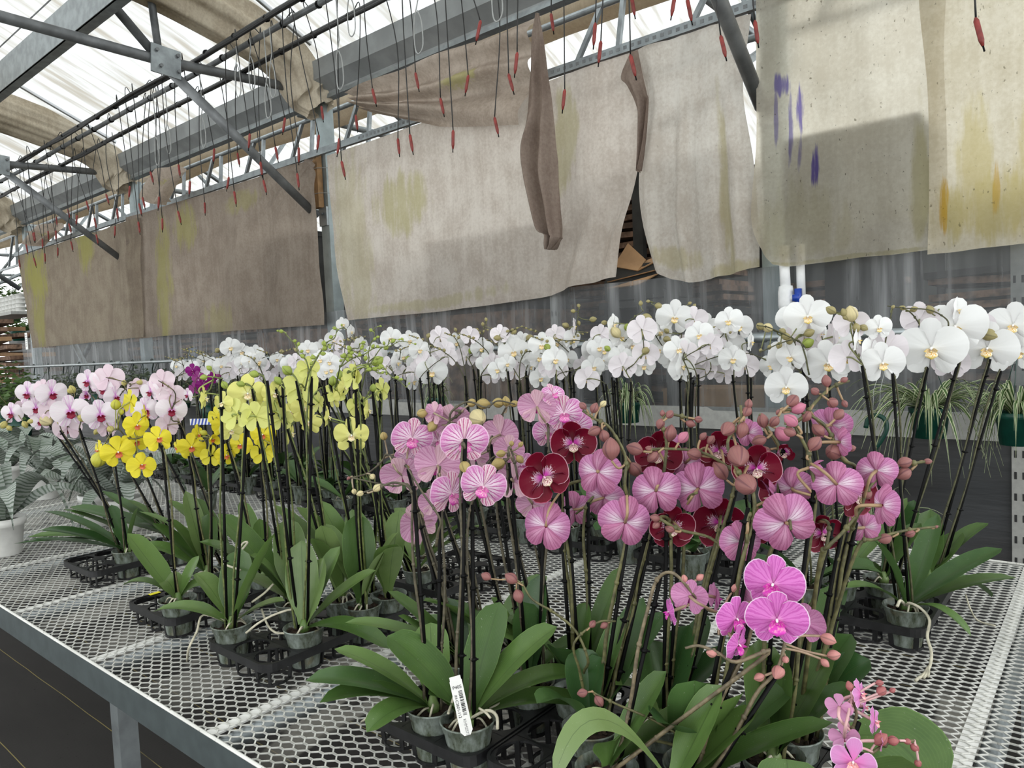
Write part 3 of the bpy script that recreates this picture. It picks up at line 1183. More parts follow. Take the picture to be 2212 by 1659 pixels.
for (x, y) in tips:
    yy = R.uniform(2.66, 3.04)
    p = onY(x, y, yy)
    if p.z > 3.4:
        yy = 2.62
        p = onY(x, y, yy)
    z = [q for q in zones if q[0] <= x < q[1]][0]
    cnt[z] = cnt.get(z, 0) + 1
    t = thing('hanging_drip_tube', f'red tipped black drip tube, {ordn(cnt[z])} from left, {z[2]}', 'drip tube', p, 'drip tubes hanging from the overhead pipes')
    py = min(PIPES, key=lambda q: abs(q[0] - yy))[0]
    sw = R.uniform(-.10, .10) + (.08 if x > 1000 else .0)
    a = Vector((p.x + sw, py, 3.615))
    top = a + Vector((R.uniform(.03, .09) * (1 if sw < 0 else -1), R.uniform(-.05, .05), .05))
    tl_ = R.choice((-1, 1)) * R.uniform(.1, .3)
    tv = Vector((tl_, R.uniform(-.1, .1), 1)).normalized()
    m1 = p + tv * .09
    pts = smooth_path([a, top, (top + m1) / 2 + Vector((R.uniform(-.05, .05), R.uniform(-.04, .04), .02)), m1], 6)
    b = MB()
    b.tube([q - p for q in pts], .0032, 5)
    b.obj('tubing', [MAT['tubing']], t)
    b = MB()
    b.tube([tv * .095, tv * .085, tv * .02, tv * .0], [.004, .0085, .0085, .004], 7)
    b.obj('weight', [MAT['red']], t)
    b = MB()
    b.tube([tv * .0, tv * -.018], .003, 5)
    b.obj('nib', [MAT['stake']], t)
# spare coils of pale tubing
for k, (x, y) in enumerate([(760, 55), (905, 90), (1075, 18), (735, 170), (590, 190), (545, 175), (440, 300), (515, 190), (580, 235), (340, 340), (365, 315)]):
    p = onY(x, y, 2.75)
    t = thing('hanging_tube_loop', f'pale looped tube, {ordn([q[0] for q in sorted([(760,55),(905,90),(1075,18),(735,170),(590,190),(545,175),(440,300),(515,190),(580,235),(340,340),(365,315)])].index(x) + 1)} from left below the overhead pipes', 'tube', p, 'spare tube loops under the pipes')
    b = MB()
    top = Vector((0, 0, 3.60 - p.z))
    b.tube([top] + smooth_path([Vector((.01, 0, .22)), Vector((-.03, 0, .10)), Vector((-.03, 0, -.03)), Vector((.0, 0, -.06)), Vector((.03, 0, -.02)), Vector((.025, 0, .1)), Vector((0, 0, .16))], 4), .0035, 5)
    b.obj('tubing', [MAT['wire']], t)


# ------------------------------------------------------------------ cloth
def blobs(t, uv, u, v, lst, nz):
    acc = None
    for (u0, v0, ru, rv, k) in lst:
        d = t.m('ADD', t.m('POWER', t.m('DIVIDE', t.m('ABSOLUTE', t.m('SUBTRACT', u, u0)), ru), 2), t.m('POWER', t.m('DIVIDE', t.m('ABSOLUTE', t.m('SUBTRACT', v, v0)), rv), 2))
        d = t.m('ADD', d, t.m('MULTIPLY', t.m('SUBTRACT', nz, .5), 3.0))
        f = t.m('MULTIPLY', t.m('SUBTRACT', 1, t.ramp(d, .2, 1.1)), k)
        acc = f if acc is None else t.m('MAXIMUM', acc, f)
    return acc


def mat_cloth(name, c1, c2, stain=(), scol=(.40, .36, .10), spots2=(), scol2=(.14, .10, .42), speck=.0, trl=.5, streak=(0, 0, 0), clear=0.0):
    t = NT(name)
    uvv, u, v = t.uv()
    oc = t.coord()
    nz = t.noise(oc, 5, 5, .6)
    fine = t.noise(oc, 60, 3, .6)
    sv = t.noise(t.coord('Object', (16, 16, .8)), 1.6, 4)
    c = t.mix(t.ramp(t.m('ADD', t.m('MULTIPLY', nz, .45), t.m('ADD', t.m('MULTIPLY', fine, .30), t.m('MULTIPLY', sv, .25))), .36, .64), c1, c2)
    stz = t.noise(t.coord('Object', (9, 9, 1.6)), 2.2, 4, .6)
    if stain:
        c = t.mix(blobs(t, uvv, u, v, stain, stz), c, scol)
    if spots2:
        st2 = t.noise(t.coord('Object', (30, 30, 2.5)), 2.2, 3, .6)
        c = t.mix(blobs(t, uvv, u, v, spots2, st2), c, scol2)
    if speck:
        sp = t.ramp(t.noise(t.coord('Object', (1, 1, .6)), 75, 3), .66, .74)
        c = t.mix(t.m('MULTIPLY', sp, speck), c, (.16, .13, .07))
    d = t.n('ShaderNodeBsdfDiffuse')
    t.put(d.inputs[0], c)
    wr = t.noise(t.coord('Object', (2.2, 2.2, 1.1)), 3.0, 6, .62)
    t.put(d.inputs['Normal'], t.bump(wr, .32, .05))
    sh = t.mixs(trl, d.outputs[0], t.trl(c))
    if clear:
        rf = t.n('ShaderNodeBsdfRefraction')
        t.put(rf.inputs[0], c)
        rf.inputs['IOR'].default_value = 1.12
        rf.inputs['Roughness'].default_value = .62
        sh = t.mixs(clear, sh, rf.outputs[0])
    return t.done(sh)


def resample(pts, n):
    pts = [Vector((p[0], p[1], 0)) for p in pts]
    L = [0]
    for a, b_ in zip(pts, pts[1:]):
        L.append(L[-1] + (b_ - a).length)
    out = []
    for i in range(n + 1):
        d = L[-1] * i / n
        k = 0
        while k < len(L) - 2 and L[k + 1] < d:
            k += 1
        f = (d - L[k]) / max(1e-9, L[k + 1] - L[k])
        out.append(pts[k].lerp(pts[k + 1], f))
    return out


def sheet(name, label, cat, rows, Y, mat, disp, nu=60, nv=40, group=None, lin=False):
    """hanging sheet from pixel rows (top to bottom) on the plane Y, bulged by DISP(u, v) along Y"""
    rs = [[onY(p.x, p.y, Y) for p in resample(r, nu)] for r in rows]
    cols = []
    for i in range(nu + 1):
        c = [r[i] for r in rs]
        cols.append(c if len(c) < 3 else c)
    b = MB()
    k = len(rs) - 1

    def fn(u, v):
        i = min(nu, int(round(u * nu)))
        c = cols[i]
        f = v * k
        j = min(k - 1, int(f))
        f -= j
        if k == 1 or lin:
            p = c[j].lerp(c[j + 1], f)
        else:
            p0 = c[j - 1] if j > 0 else c[j] * 2 - c[j + 1]
            p3 = c[j + 2] if j < k - 1 else c[j + 1] * 2 - c[j]
            p1, p2 = c[j], c[j + 1]
            p = .5 * ((2 * p1) + (p2 - p0) * f + (2 * p0 - 5 * p1 + 4 * p2 - p3) * f * f + (3 * p1 - p0 - 3 * p2 + p3) * f ** 3)
        dy = disp(u, v)
        # slide along the sight line of the wall so that the sheet's edge keeps its place
        q = p + Vector((0, dy, 0))
        return q
    b.grid(fn, nu, nv)
    o = b.obj(name, [mat])
    return tag(o, label, cat, group)


def wav(seed, n=5, a=.02, grow=.5):
    rg = random.Random(seed)
    ph = [rg.uniform(0, 6) for _ in range(4)]

    def d(u, v):
        return a * (grow + (1 - grow) * v) * (math.sin(ph[0] + n * 2 * PI * u + .8 * math.sin(3 * v + ph[1])) * .6 + math.sin(ph[2] + n * 1.7 * 2 * PI * u + 1.3 * v) * .3) + a * .9 * noise.noise((u * 4 + seed, v * 3, seed))
    return d


CG = 'shade cloths along the back wall'
cl_mid = mat_cloth('middle shade cloth', (.60, .525, .455), (.80, .735, .66), [(.22, .34, .09, .13, .6), (.06, .5, .07, .6, .35), (.75, .28, .05, .25, .5), (.3, .92, .3, .06, .4)], (.50, .46, .20), clear=.14)
sheet('shade_cloth', 'wide beige stained shade cloth hanging between the timber-blocked post and the torn gap', 'curtain',
      [[(704, 336), (800, 304), (1010, 232), (1184, 174), (1270, 145), (1340, 119), (1372, 108)],
       [(712, 430), (860, 390), (1180, 270), (1398, 215)],
       [(722, 540), (900, 520), (1180, 420), (1376, 375)],
       [(735, 640), (950, 610), (1180, 520), (1348, 490)],
       [(748, 692), (900, 678), (1040, 662), (1195, 638), (1235, 622), (1327, 598)]], WY - .07, cl_mid, lambda u, v, w=wav(3, 3, .035, .3): w(u, v) + .022 * math.sin(58 * u + 5 * v) * sstep(.70, .85, u) * sstep(.2, .9, v), 110, 44, CG)
cl_r = mat_cloth('right shade cloth', (.60, .54, .47), (.80, .76, .69), [(.75, .7, .06, .5, .6), (.25, .9, .3, .06, .5), (.8, .98, .3, .05, .6)], (.50, .44, .22), speck=.25, clear=.14)
sheet('shade_cloth', 'beige shade cloth right of the torn gap, its lower corner billowing outward', 'curtain',
      [[(1372, 108), (1500, 67), (1622, 30)],
       [(1396, 220), (1500, 200), (1604, 190)],
       [(1380, 370), (1490, 370), (1625, 350)],
       [(1382, 480), (1490, 490), (1634, 480)],
       [(1410, 584), (1450, 603), (1495, 611), (1555, 598), (1636, 576)]], WY - .09, cl_r, wav(8, 4, .035, .2), 40, 40, CG)
cl_l = mat_cloth('left shade cloth', (.295, .240, .195), (.415, .35, .29), [(.18, .6, .05, .6, .55), (.30, .2, .06, .2, .5), (.6, .15, .1, .1, .35), (.45, .9, .1, .2, .3)], (.42, .40, .12), clear=.14)
sheet('shade_cloth', 'brownish shade cloth left of the timber-blocked post, tied up in creases at its top right', 'curtain',
      [[(272, 470), (400, 432), (520, 396), (640, 352), (680, 342)],
       [(275, 540), (450, 520), (683, 430)],
       [(283, 640), (480, 640), (690, 580)],
       [(290, 732), (400, 722), (560, 711), (697, 702)]], WY - .07, cl_l, lambda u, v, w=wav(14, 3, .035, .3): w(u, v) - .03 * math.sin(26 * math.atan2(v + .02, 1.03 - u)) * math.exp(-4 * math.hypot(v, 1 - u)), 60, 36, CG)
cl_f = mat_cloth('far left shade cloth', (.295, .240, .19), (.41, .35, .27), [(.12, .3, .12, .35, .8), (.55, .12, .08, .3, .7), (.1, .75, .08, .3, .6)], (.42, .40, .12))
sheet('shade_cloth', 'brownish green-stained shade cloth at the far left end of the wall', 'curtain',
      [[(38, 553), (120, 528), (300, 469)], [(52, 640), (150, 620), (305, 590)], [(68, 752), (180, 742), (306, 728)]], WY - .09, cl_f, wav(21, 3, .04, .3), 40, 30, CG)
film = mat_cloth('right film curtain', (.72, .66, .54), (.88, .83, .71), [(.25, .72, .3, .22, .25), (.86, .62, .06, .3, .55), (.5, .97, .6, .04, .45), (.93, .80, .05, .16, .8)], (.52, .46, .20),
                 [(.23, .33, .022, .07, .85), (.31, .48, .022, .055, .95), (.18, .38, .018, .09, .7), (.10, .35, .012, .09, .6), (.13, .27, .05, .03, .8), (.23, .44, .012, .05, .6)], (.16, .12, .42), speck=.7, trl=.58, clear=.5)
sheet('film_curtain', 'large pale speckled plastic curtain with purple drips right of the right post', 'curtain',
      [[(1632, -120), (1800, -160), (2060, -230)], [(1634, 120), (1830, 100), (2040, 80)], [(1634, 300), (1840, 290), (2044, 280)], [(1624, 470), (1840, 440), (2046, 420)],
       [(1650, 545), (1850, 520), (2046, 500)], [(1672, 572), (1700, 576), (1850, 558), (2046, 536)]], WY - .11, film, wav(5, 2, .025, .4), 60, 50, CG)
film2 = mat_cloth('far right film curtain', (.68, .61, .46), (.84, .78, .64), [(.5, .86, .6, .14, .65), (.3, .7, .14, .2, .5), (.75, .72, .2, .2, .5)], (.56, .46, .14), [(.88, .80, .05, .10, .9), (.10, .82, .04, .1, .8), (.45, .80, .03, .1, .6)], (.62, .38, .04), speck=.6, trl=.55, clear=.34)
sheet('film_curtain', 'yellow-stained plastic curtain overlapping the large one at the right picture edge', 'curtain',
      [[(1980, -210), (2150, -260), (2330, -310)], [(1984, 0), (2150, -20), (2330, -40)], [(2004, 200), (2150, 180), (2330, 160)], [(2006, 400), (2150, 380), (2330, 360)], [(2004, 550), (2110, 538), (2330, 512)]], WY - .14, film2, wav(31, 2, .02, .4), 40, 40, CG)
sw = mat_cloth('torn swag cloth', (.40, .33, .27), (.58, .50, .425), [(.62, .45, .12, .12, .6)], (.44, .42, .14), trl=.42)
sheet('torn_cloth', 'brown torn cloth swagged in folds below the gutter, gathered at its left end', 'torn cloth',
      [[(744, 200), (800, 178), (870, 150), (1007, 90), (1047, 76), (1110, 50), (1160, 29)], [(758, 214), (850, 208), (950, 180), (1060, 130), (1150, 100)], [(766, 224), (850, 228), (960, 215), (1060, 180), (1140, 160)],
       [(772, 232), (810, 245), (890, 260), (940, 271), (1040, 273), (1132, 273)]], WY - .16, sw,
      lambda u, v: .055 * math.sin(v * 17 - 5.0 * u) * (1 - .35 * u) + .03 * math.sin(v * 8 + u * 3) + .03 * noise.noise((u * 5, v * 5, 9)), 60, 36)
tw = mat_cloth('twisted strip cloth', (.23, .175, .145), (.34, .275, .23), trl=.35)
sheet('torn_cloth', 'dark brown twisted strip of torn cloth hanging down from the gutter to a ragged point', 'torn cloth',
      [[(1157, 28), (1164, 28)], [(1144, 130), (1180, 140)], [(1136, 230), (1188, 235)], [(1116, 338), (1194, 325)], [(1132, 410), (1200, 420)], [(1155, 490), (1209, 505)], [(1180, 508), (1208, 516)], [(1187, 540), (1193, 538)]], WY - .28, tw,
      lambda u, v: .045 * math.sin(u * 13 + v * 3) * min(1, v * 2.2) + .02 * noise.noise((u * 4, v * 9, 2)), 30, 50)
sheet('torn_cloth', 'short brown flap of cloth folded over the top corner beside the torn gap', 'torn cloth',
      [[(1362, 112), (1378, 108)], [(1340, 165), (1388, 160)], [(1352, 185), (1400, 205)], [(1372, 240), (1402, 215)], [(1376, 330), (1394, 300)], [(1378, 372), (1382, 366)]], WY - .14, tw,
      lambda u, v: .03 * math.sin(u * 9 + v * 2) * min(1, v * 2), 16, 30)

# rolled up shade cloth along the trusses
rollm = mat_cloth('rolled shade cloth', (.52, .44, .33), (.74, .665, .53), [(.5, .5, .12, .2, .5)], (.36, .36, .10), trl=.25)


def roll(label, pts, r, end=False, seed=1, grp='rolled shade cloths under the roof'):
    pts = smooth_path(pts, 10)
    b = MB()
    seg, n = 26, len(pts)

    def fn(u, v):
        i = min(n - 1, int(round(u * (n - 1))))
        t_ = (pts[min(i + 1, n - 1)] - pts[max(i - 1, 0)]).normalized()
        a = t_.cross(UPV).normalized()
        c = a.cross(t_)
        w_ = 2 * PI * v
        rr = r * (1 + .12 * abs(math.sin(3 * w_ + u * 2.2 + seed)) + .085 * math.sin(7 * w_ + 3 * u + seed) + .03 * math.sin(17 * w_ + 4 * u) + .08 * noise.noise((u * 5, math.cos(w_), math.sin(w_) + seed)))
        if end:
            rr *= 1 - .35 * sstep(.82, 1.0, u)
        return pts[i] + a * math.cos(w_) * rr * 1.0 + c * (math.sin(w_) * rr * 1.15)
    b.grid(fn, n - 1, 84)
    q = MB()
    o = b.obj('shade_roll', [rollm])
    return tag(o, label, 'shade roll', grp)


for x, lb in ((-4.99, 'long beige rolled shade cloth sloping down to the post with the timber block'), (-8.6, 'long beige rolled shade cloth sloping down to the post between the far left curtains'), (-12.2, 'beige rolled shade cloth sloping down to the far left wall post'), (-15.8, 'distant beige rolled shade cloth beyond the far left post')):
    roll(lb, [Vector((x, .2, zr(.2) - .75)), Vector((x, 1.5, zr(1.5) - .55)), Vector((x, 2.6, 4.02)), Vector((x, 3.3, 3.83)), Vector((x + .03, 3.56, 3.58)), Vector((x + .1, 3.62, 3.42))], .15, True, x)
for x, lb, k in ((-8.35, 'brown gathered tail of cloth hanging off the end of the second roll', 0), (-11.95, 'brown gathered tail of cloth hanging off the far left roll end', 1)):
    p = [[(305, 385), (345, 372), (380, 358)], [(308, 400), (350, 390), (384, 372)], [(316, 425), (350, 420), (372, 405)], [(330, 440), (345, 442), (362, 435)]] if k == 0 else [[(52, 500), (85, 492), (122, 480)], [(58, 520), (85, 512), (116, 505)], [(70, 532), (88, 530), (104, 522)]]
    sheet('torn_cloth', lb, 'torn cloth', p, WY - .25, sw, lambda u, v: .09 * math.sin(v * 6 + u * 7), 24, 24)
rollm2 = mat_cloth('neighbour rolled cloth', (.62, .53, .41), (.76, .68, .55), trl=.45)
b = MB()
b.tube([(-22 + i * .5, 4.25, 3.70 + .03 * math.sin(i * .7)) for i in range(50)], .12, 14)
tag(b.obj('shade_roll', [rollm2]), 'pale brown rolled cloth running level beyond the wall above the curtain rail', 'shade roll', 'rolled shade cloths under the roof')
roll('beige rolled shade cloth beyond the wall at the upper right under the neighbouring roof', [Vector((-2.2, 4.6, 4.0)), Vector((-2.0, 5.6, 4.5)), Vector((-1.9, 7.5, 5.3))], .15, False, 4)
# lattice girder of the neighbouring bay
t = thing('lattice_girder', 'pale zigzag lattice girder beyond the wall, just above the curtain rail', 'girder', (0, 4.0, 3.1))
for z, nm in ((0, 'bottom_chord'), (.48, 'top_chord')):
    b = MB()
    b.tube([(-22, 0, z), (2.5, 0, z)], .022, 8)
    b.obj(nm, [MAT['galv']], t)
x = -14.0
k = 0
while x < 2:
    b = MB()
    b.bar((x, 0, 0), (x + .32 * (1 if k % 2 == 0 else .25), 0, .48), .028, .028)
    b.obj('web', [MAT['galv']], t, False)
    x += .40
    k += 1
for i, x in enumerate((-20, -16.4, -12.8, -9.2, -5.6, -2.0)):
    t = thing('neighbour_truss', f'pale distant truss under the neighbouring roof, {ordn(i + 1)} from the far left', 'truss', (x, 0, 0), 'trusses of the neighbouring bay')
    for nm, a, c in (('bottom_chord', (0, 3.9, 3.62), (0, 14, 3.62)), ('rafter', (0, 3.9, 3.8), (0, 9, 6.05)), ('strut', (0, 5.5, 3.62), (0, 6.5, 5.0)), ('strut', (0, 8.0, 3.62), (0, 6.5, 5.0)), ('strut', (0, 5.5, 3.62), (0, 4.6, 4.1)), ('brace', (0, 3.8, 2.7), (0, 5.5, 3.6))):
        b = MB()
        b.tube([a, c], .03, 7)
        b.obj(nm, [MAT['galv']], t)

# ------------------------------------------------------------------ things behind the film
rg = random.Random(42)


def crate(x, y, z, d, m, label, nm='storage_crate', cat='crate', grp='crates behind the film wall', rot=0):
    t = MB()
    M = Matrix.Rotation(rot, 3, 'Z')
    t.box((0, 0, d[2] / 2), d, M)
    t.box((0, 0, d[2] * .97), (d[0] * 1.02, d[1] * 1.02, d[2] * .05), M)
    o = t.obj(nm, [MAT[m]], smooth=False, loc=(x, y, z))
    return tag(o, label, cat, grp)


for i in range(9):
    x = -11.2 + i * 1.36
    t = thing('storage_rack', f'dark rack of flattened brown cardboard behind the clear film, {ordn(i + 1)} from the far left', 'rack', (x, 5.3 + .1 * (i % 2), 0), 'racks of flattened cardboard behind the film')
    for sx in (-.6, .6):
        for sy in (-.4, .4):
            b = MB()
            b.box((sx, sy, .95), (.05, .05, 1.9 + .1 * (i % 3)))
            b.obj('upright', [MAT['darkstack']], t, False)
    for z0, n_, mm in ((.15, 7, 'darkstack'), (.95, 6, 'brownstack'), (1.5, 5, 'darkstack')):
        b = MB()
        b.box((0, 0, z0 - .03), (1.25, .9, .03))
        b.obj('shelf', [MAT['darkstack']], t, False)
        for k in range(n_):
            b = MB()
            b.box((rg.uniform(-.03, .03), rg.uniform(-.03, .03), z0 + .04 + k * .065), (1.12 + rg.uniform(-.1, .05), .82, .04), Matrix.Rotation(rg.uniform(-.04, .04), 3, 'Y'))
            b.obj('cardboard_bundle', [MAT[rg.choice(('brownstack', 'darkstack', 'brownstack'))]], t, False)
crate(-.97, 3.93, 1.98, (.58, .45, .47), 'olive', 'large olive crate whose dark outline shows through the right film curtain')
crate(-.97, 3.95, .0, (.3, .3, 1.98), 'darkstack', 'dark stand carrying the olive crate behind the right film curtain', 'crate_stand', 'stand', None)
crate(-3.45, 3.98, 1.72, (1.0, .45, .55), 'darkstack', 'dark crate showing through the middle shade cloth')
crate(-3.45, 3.98, .0, (1.0, .5, 1.72), 'brownstack', 'brown stand under the dark crate behind the middle shade cloth', 'crate_stand', 'stand', None)
crate(-5.75, 3.98, 1.7, (.8, .45, .85), 'darkstack', 'tall dark crate showing through the left shade cloth')
crate(-5.75, 3.98, .0, (.9, .5, 1.7), 'brownstack', 'brown stand under the tall dark crate behind the left shade cloth', 'crate_stand', 'stand', None)
# cardboard seen in the torn gap
t = thing('cardboard_rack', 'rack of stacked brown cardboard seen through the torn gap in the curtain', 'rack', (-2.45, 4.5, 0))
for k in range(16):
    b = MB()
    b.box((rg.uniform(-.03, .03), rg.uniform(-.03, .03), 1.70 + k * .06), (1.15, .5, .036), Matrix.Rotation(rg.uniform(-.05, .05), 3, 'Y'))
    b.obj('cardboard_sheet', [MAT['brownstack']], t, False)
b = MB()
b.box((.06, -.28, 1.3), (.07, .05, 2.6))
b.box((-.62, .3, 1.3), (.06, .06, 2.6))
b.box((.62, .3, 1.3), (.06, .06, 2.6))
b.box((0, 0, 1.64), (1.3, .6, .04))
b.obj('upright', [MAT['darkstack']], t, False)


def cbox(label, px, Y, flaps, sc=1):
    p = onY(px[0], px[1], Y)
    t = thing('cardboard_box', label, 'box', p, 'cardboard boxes in the torn gap')
    b = MB()
    b.box((0, .17, -.06), (.42 * sc, .30, .12))
    b.obj('body', [MAT['darkstack']], t, False)
    for a in flaps:
        b = MB()
        c = [Vector(q) for q in a]
        b.add(c + [q + Vector((0, .006, -.004)) for q in c], [(0, 1, 2, 3), (7, 6, 5, 4), (0, 4, 5, 1), (1, 5, 6, 2), (2, 6, 7, 3), (3, 7, 4, 0)])
        b.obj('flap', [MAT['cardboard']], t, False)
    return t


cbox('open cardboard box with raised pointed flaps in the torn gap', (1370, 570), 3.72, [[(-.14, 0, 0), (.02, 0, -.04), (.06, .03, .02), (-.06, .04, .13)], [(.02, 0, -.04), (.16, .0, .01), (.16, .08, .05), (.05, .06, .02)]])
cbox('flattened cardboard box lying lowest in the torn gap', (1368, 600), 3.70, [[(-.16, -.03, -.01), (.16, -.03, .03), (.16, .25, .05), (-.15, .25, .02)], [(-.15, -.05, -.05), (.06, -.05, -.045), (.16, .0, .01), (-.10, .1, -.02)]])
p = onY(1368, 600, 3.70)
t = thing('box_stand', 'dark stand carrying the cardboard boxes in the torn gap', 'stand', (p.x, 3.88, 0))
b = MB()
b.box((0, 0, p.z - .15), (.5, .34, .04))
b.obj('top', [MAT['darkstack']], t, False)
for sx in (-.2, .2):
    b = MB()
    b.box((sx, 0, (p.z - .17) / 2), (.05, .3, p.z - .17))
    b.obj('leg', [MAT['darkstack']], t, False)
t = thing('cross_brace', 'crossed steel braces behind the film near the far left post', 'brace', onY(175, 770, 3.85))
for a_, b_ in (((158, 738), (205, 830)), ((196, 738), (140, 850))):
    b = MB()
    b.tube([onY(*a_, 3.80 if a_[0] < 180 else 3.88) - t.location, onY(*b_, 3.80 if a_[0] < 180 else 3.88) - t.location], .035, 10)
    b.obj('tube', [MAT['galv']], t)
# big tan carton bottoms through the film
for k, (px, py, lb) in enumerate([(1130, 735, 'tan carton behind the film over the middle white orchids'), (1560, 850, 'tan carton behind the film left of the right post')]):
    p = onY(px, py, 4.45 if k == 0 else 4.0)
    o = crate(p.x, p.y, p.z - .3, (.6, .3, .34), 'cardboard', lb, 'cardboard_carton', 'box', 'cartons behind the film')
    crate(p.x, p.y + .02, 0, (.7, .35, p.z - .3), 'brownstack', 'brown stack under the ' + lb, 'carton_stack', 'stack', None)
# ================================================================== BENCH
BY0, BY1 = .675, 2.68
BX0, BX1 = -8.4, 1.0
bench = thing('greenhouse_bench', 'long galvanised bench with an expanded metal mesh top carrying the orchids', 'bench', (0, 0, 0))
LWD, SWD = .0507, .02424


def bench_panel():
    b = MB()
    th = .0022
    nx = 24
    rows = int((BY1 - BY0) / (SWD / 2))
    hw = .0021
    for k in range(rows + 1):
        yc = (k + .5) * SWD / 2
        amp = SWD / 4 - .0002
        sg = 1 if k % 2 == 0 else -1
        pts = []
        for i in range(nx):
            x0 = i * LWD
            pts += [(x0 - .006, sg * amp), (x0 + .006, sg * amp), (x0 + LWD / 2 - .006, -sg * amp), (x0 + LWD / 2 + .006, -sg * amp)]
        pts.append((nx * LWD - .006, sg * amp))
        vs = []
        for (x, y) in pts:
            yy = yc + y
            if yy < 0 or yy > BY1 - BY0:
                yy = min(max(yy, 0), BY1 - BY0)
            vs += [(x, yy - hw, 0), (x, yy + hw, 0), (x, yy + hw * .8, -th), (x, yy - hw * .8, -th)]
        fs = []
        for i in range(len(pts) - 1):
            a, c = 4 * i, 4 * i + 4
            fs += [(a, c, c + 1, a + 1), (a + 1, c + 1, c + 2, a + 2), (a + 2, c + 2, c + 3, a + 3), (a + 3, c + 3, c, a)]
        b.add(vs, fs)
    return b.mesh('mesh_panel', [MAT['expanded']], False)


pm_ = bench_panel()
pw = 24 * LWD
x = BX1 - pw
while x > BX0 - .01:
    put('mesh_panel', pm_, bench, (x, BY0, ZB))
    x -= pw
for nm_y, s_ in ((BY0, 1), (BY1, -1)):
    b = MB()
    yb = nm_y - .004 * s_
    b.box(((BX0 + BX1) / 2, yb, ZB - .0315), (BX1 - BX0, .004, .073))
    b.box(((BX0 + BX1) / 2, yb + .006 * s_, ZB - .066), (BX1 - BX0, .014, .004))
    b.tube([(BX0, yb + .001 * s_, ZB + .004), (BX1, yb + .001 * s_, ZB + .004)], .0038, 8, 1)
    b.obj('edge_rail', [MAT['rail'], MAT['expanded']], bench, False)
x = -.20
while x > BX0:
    b = MB()
    b.box((x - .006, (BY0 + BY1) / 2, ZB - .0048), (.030, BY1 - BY0 - .01, .004))
    b.obj('cross_strap', [MAT['white_plastic']], bench, False)
    b = MB()
    b.tube([(x + .027, BY0 + .005, ZB - .026), (x + .027, BY1 - .005, ZB - .026)], .020, 12)
    b.obj('cross_tube', [MAT['galv']], bench)
    x -= .6
for x in (-.2, -1.9, -3.7, -5.5, -7.3):
    for y in (BY0 + .035, BY1 - .06):
        b = MB()
        b.box((x, y, (ZB - .065) / 2), (.045, .045, ZB - .065))
        b.obj('leg', [MAT['galv']], bench, False)

# ================================================================== hanging pipe, hooks, valve, baskets
PY_, PZ_ = 3.40, 1.475
t = thing('hanging_pipe', 'level galvanised pipe along the wall that carries the hanging basket hooks', 'pipe', (0, PY_, PZ_))
b = MB()
b.tube([(-12.6, 0, 0), (-6, 0, -.002), (1.5, 0, 0)], .017, 10)
b.obj('pipe', [MAT['galv']], t)
b = MB()
for x in (-1.33, -4.98, -8.5):
    b.tube([(x - .06, 0, 0), (x + .06, 0, 0)], .024, 8)
    b.box((x, .08, 0), (.03, .12, .012))
b.obj('clamp', [MAT['galv']], t)


def hook(p, label, m='hook_black', ln=.05, wires=None, sc=1.0, group='basket hooks on the hanging pipe'):
    t = thing('basket_hook', label, 'hook', p, group)
    pts = [Vector((-.022, 0, .0)), Vector((-.016, 0, .022)), Vector((0, 0, .030)), Vector((.018, 0, .020)), Vector((.020, 0, -.004)), Vector((.008, 0, -.03)), Vector((-.004, 0, -.05)), Vector((-.004, 0, -.05 - ln))]
    b = MB()
    b.tube([q * sc for q in smooth_path(pts, 4)], .0052 * sc, 7)
    b.obj('hook', [MAT[m]], t)
    if wires:
        b = MB()
        for a in (0, 2.1, 4.2):
            b.tube([Vector((-.004, 0, -.05 - ln)) * sc, Vector((.02 * math.cos(a), .02 * math.sin(a), -.08 - ln)) * sc, Vector((wires[0] * math.cos(a), wires[0] * math.sin(a), -wires[1]))], .0016, 4)
        b.obj('wire', [MAT['hook_green']], t)
    return t


hx = [(72, 1), (103, 1), (135, 1), (170, 1), (202, 1), (240, 1), (286, 1), (328, 1), (392, 1), (455, 1), (578, 1), (40, 1)]
for i, (x, _) in enumerate(sorted(hx)):
    p = onY(x, 780, PY_)
    hook(Vector((p.x, PY_, PZ_ - .012)), f'small dark plastic hook, {ordn(i + 1)} from the left on the level pipe', ln=.03, sc=1.35)


def spider_mat():
    t = NT('spider plant leaf')
    _, u, v = t.uv()
    d = t.m('ABSOLUTE', t.m('SUBTRACT', v, .5))
    e = t.ramp(d, .24, .32)
    r = t.noise(t.coord(), 9, 2)
    g = t.mix(r, (.035, .085, .02), (.085, .16, .04))
    c = t.mix(e, g, (.56, .60, .38))
    return t.done(t.mixs(.2, t.bsdf(c, .5), t.trl(c)))


SPM = spider_mat()


def ribbon(b, p0, a, L, rise, drop, w, rg, n=9):
    dx = Vector((math.cos(a), math.sin(a), 0))
    pts = []
    for i in range(n + 1):
        u = i / n
        pts.append(p0 + dx * (L * (u - .12 * u * u)) + UPV * (rise * math.sin(u * 1.9) - drop * u ** 2.4))
    tw = rg.uniform(-.5, .5)

    def fn(u, v):
        i = min(n, int(round(u * n)))
        t = (pts[min(n, i + 1)] - pts[max(0, i - 1)]).normalized()
        sd = t.cross(UPV)
        if sd.length < .1:
            sd = Vector((-dx.y, dx.x, 0))
        sd.normalize()
        nn = sd.cross(t)
        f = (.5 + .5 * sstep(0, .2, u)) * (1 - sstep(.55, 1, u) * .97)
        q = sd * math.cos(tw) + nn * math.sin(tw)
        ww = v * 2 - 1
        return pts[i] + q * (ww * w / 2 * f) + nn * (abs(ww) * w * .12)
    b.grid(fn, n, 2)


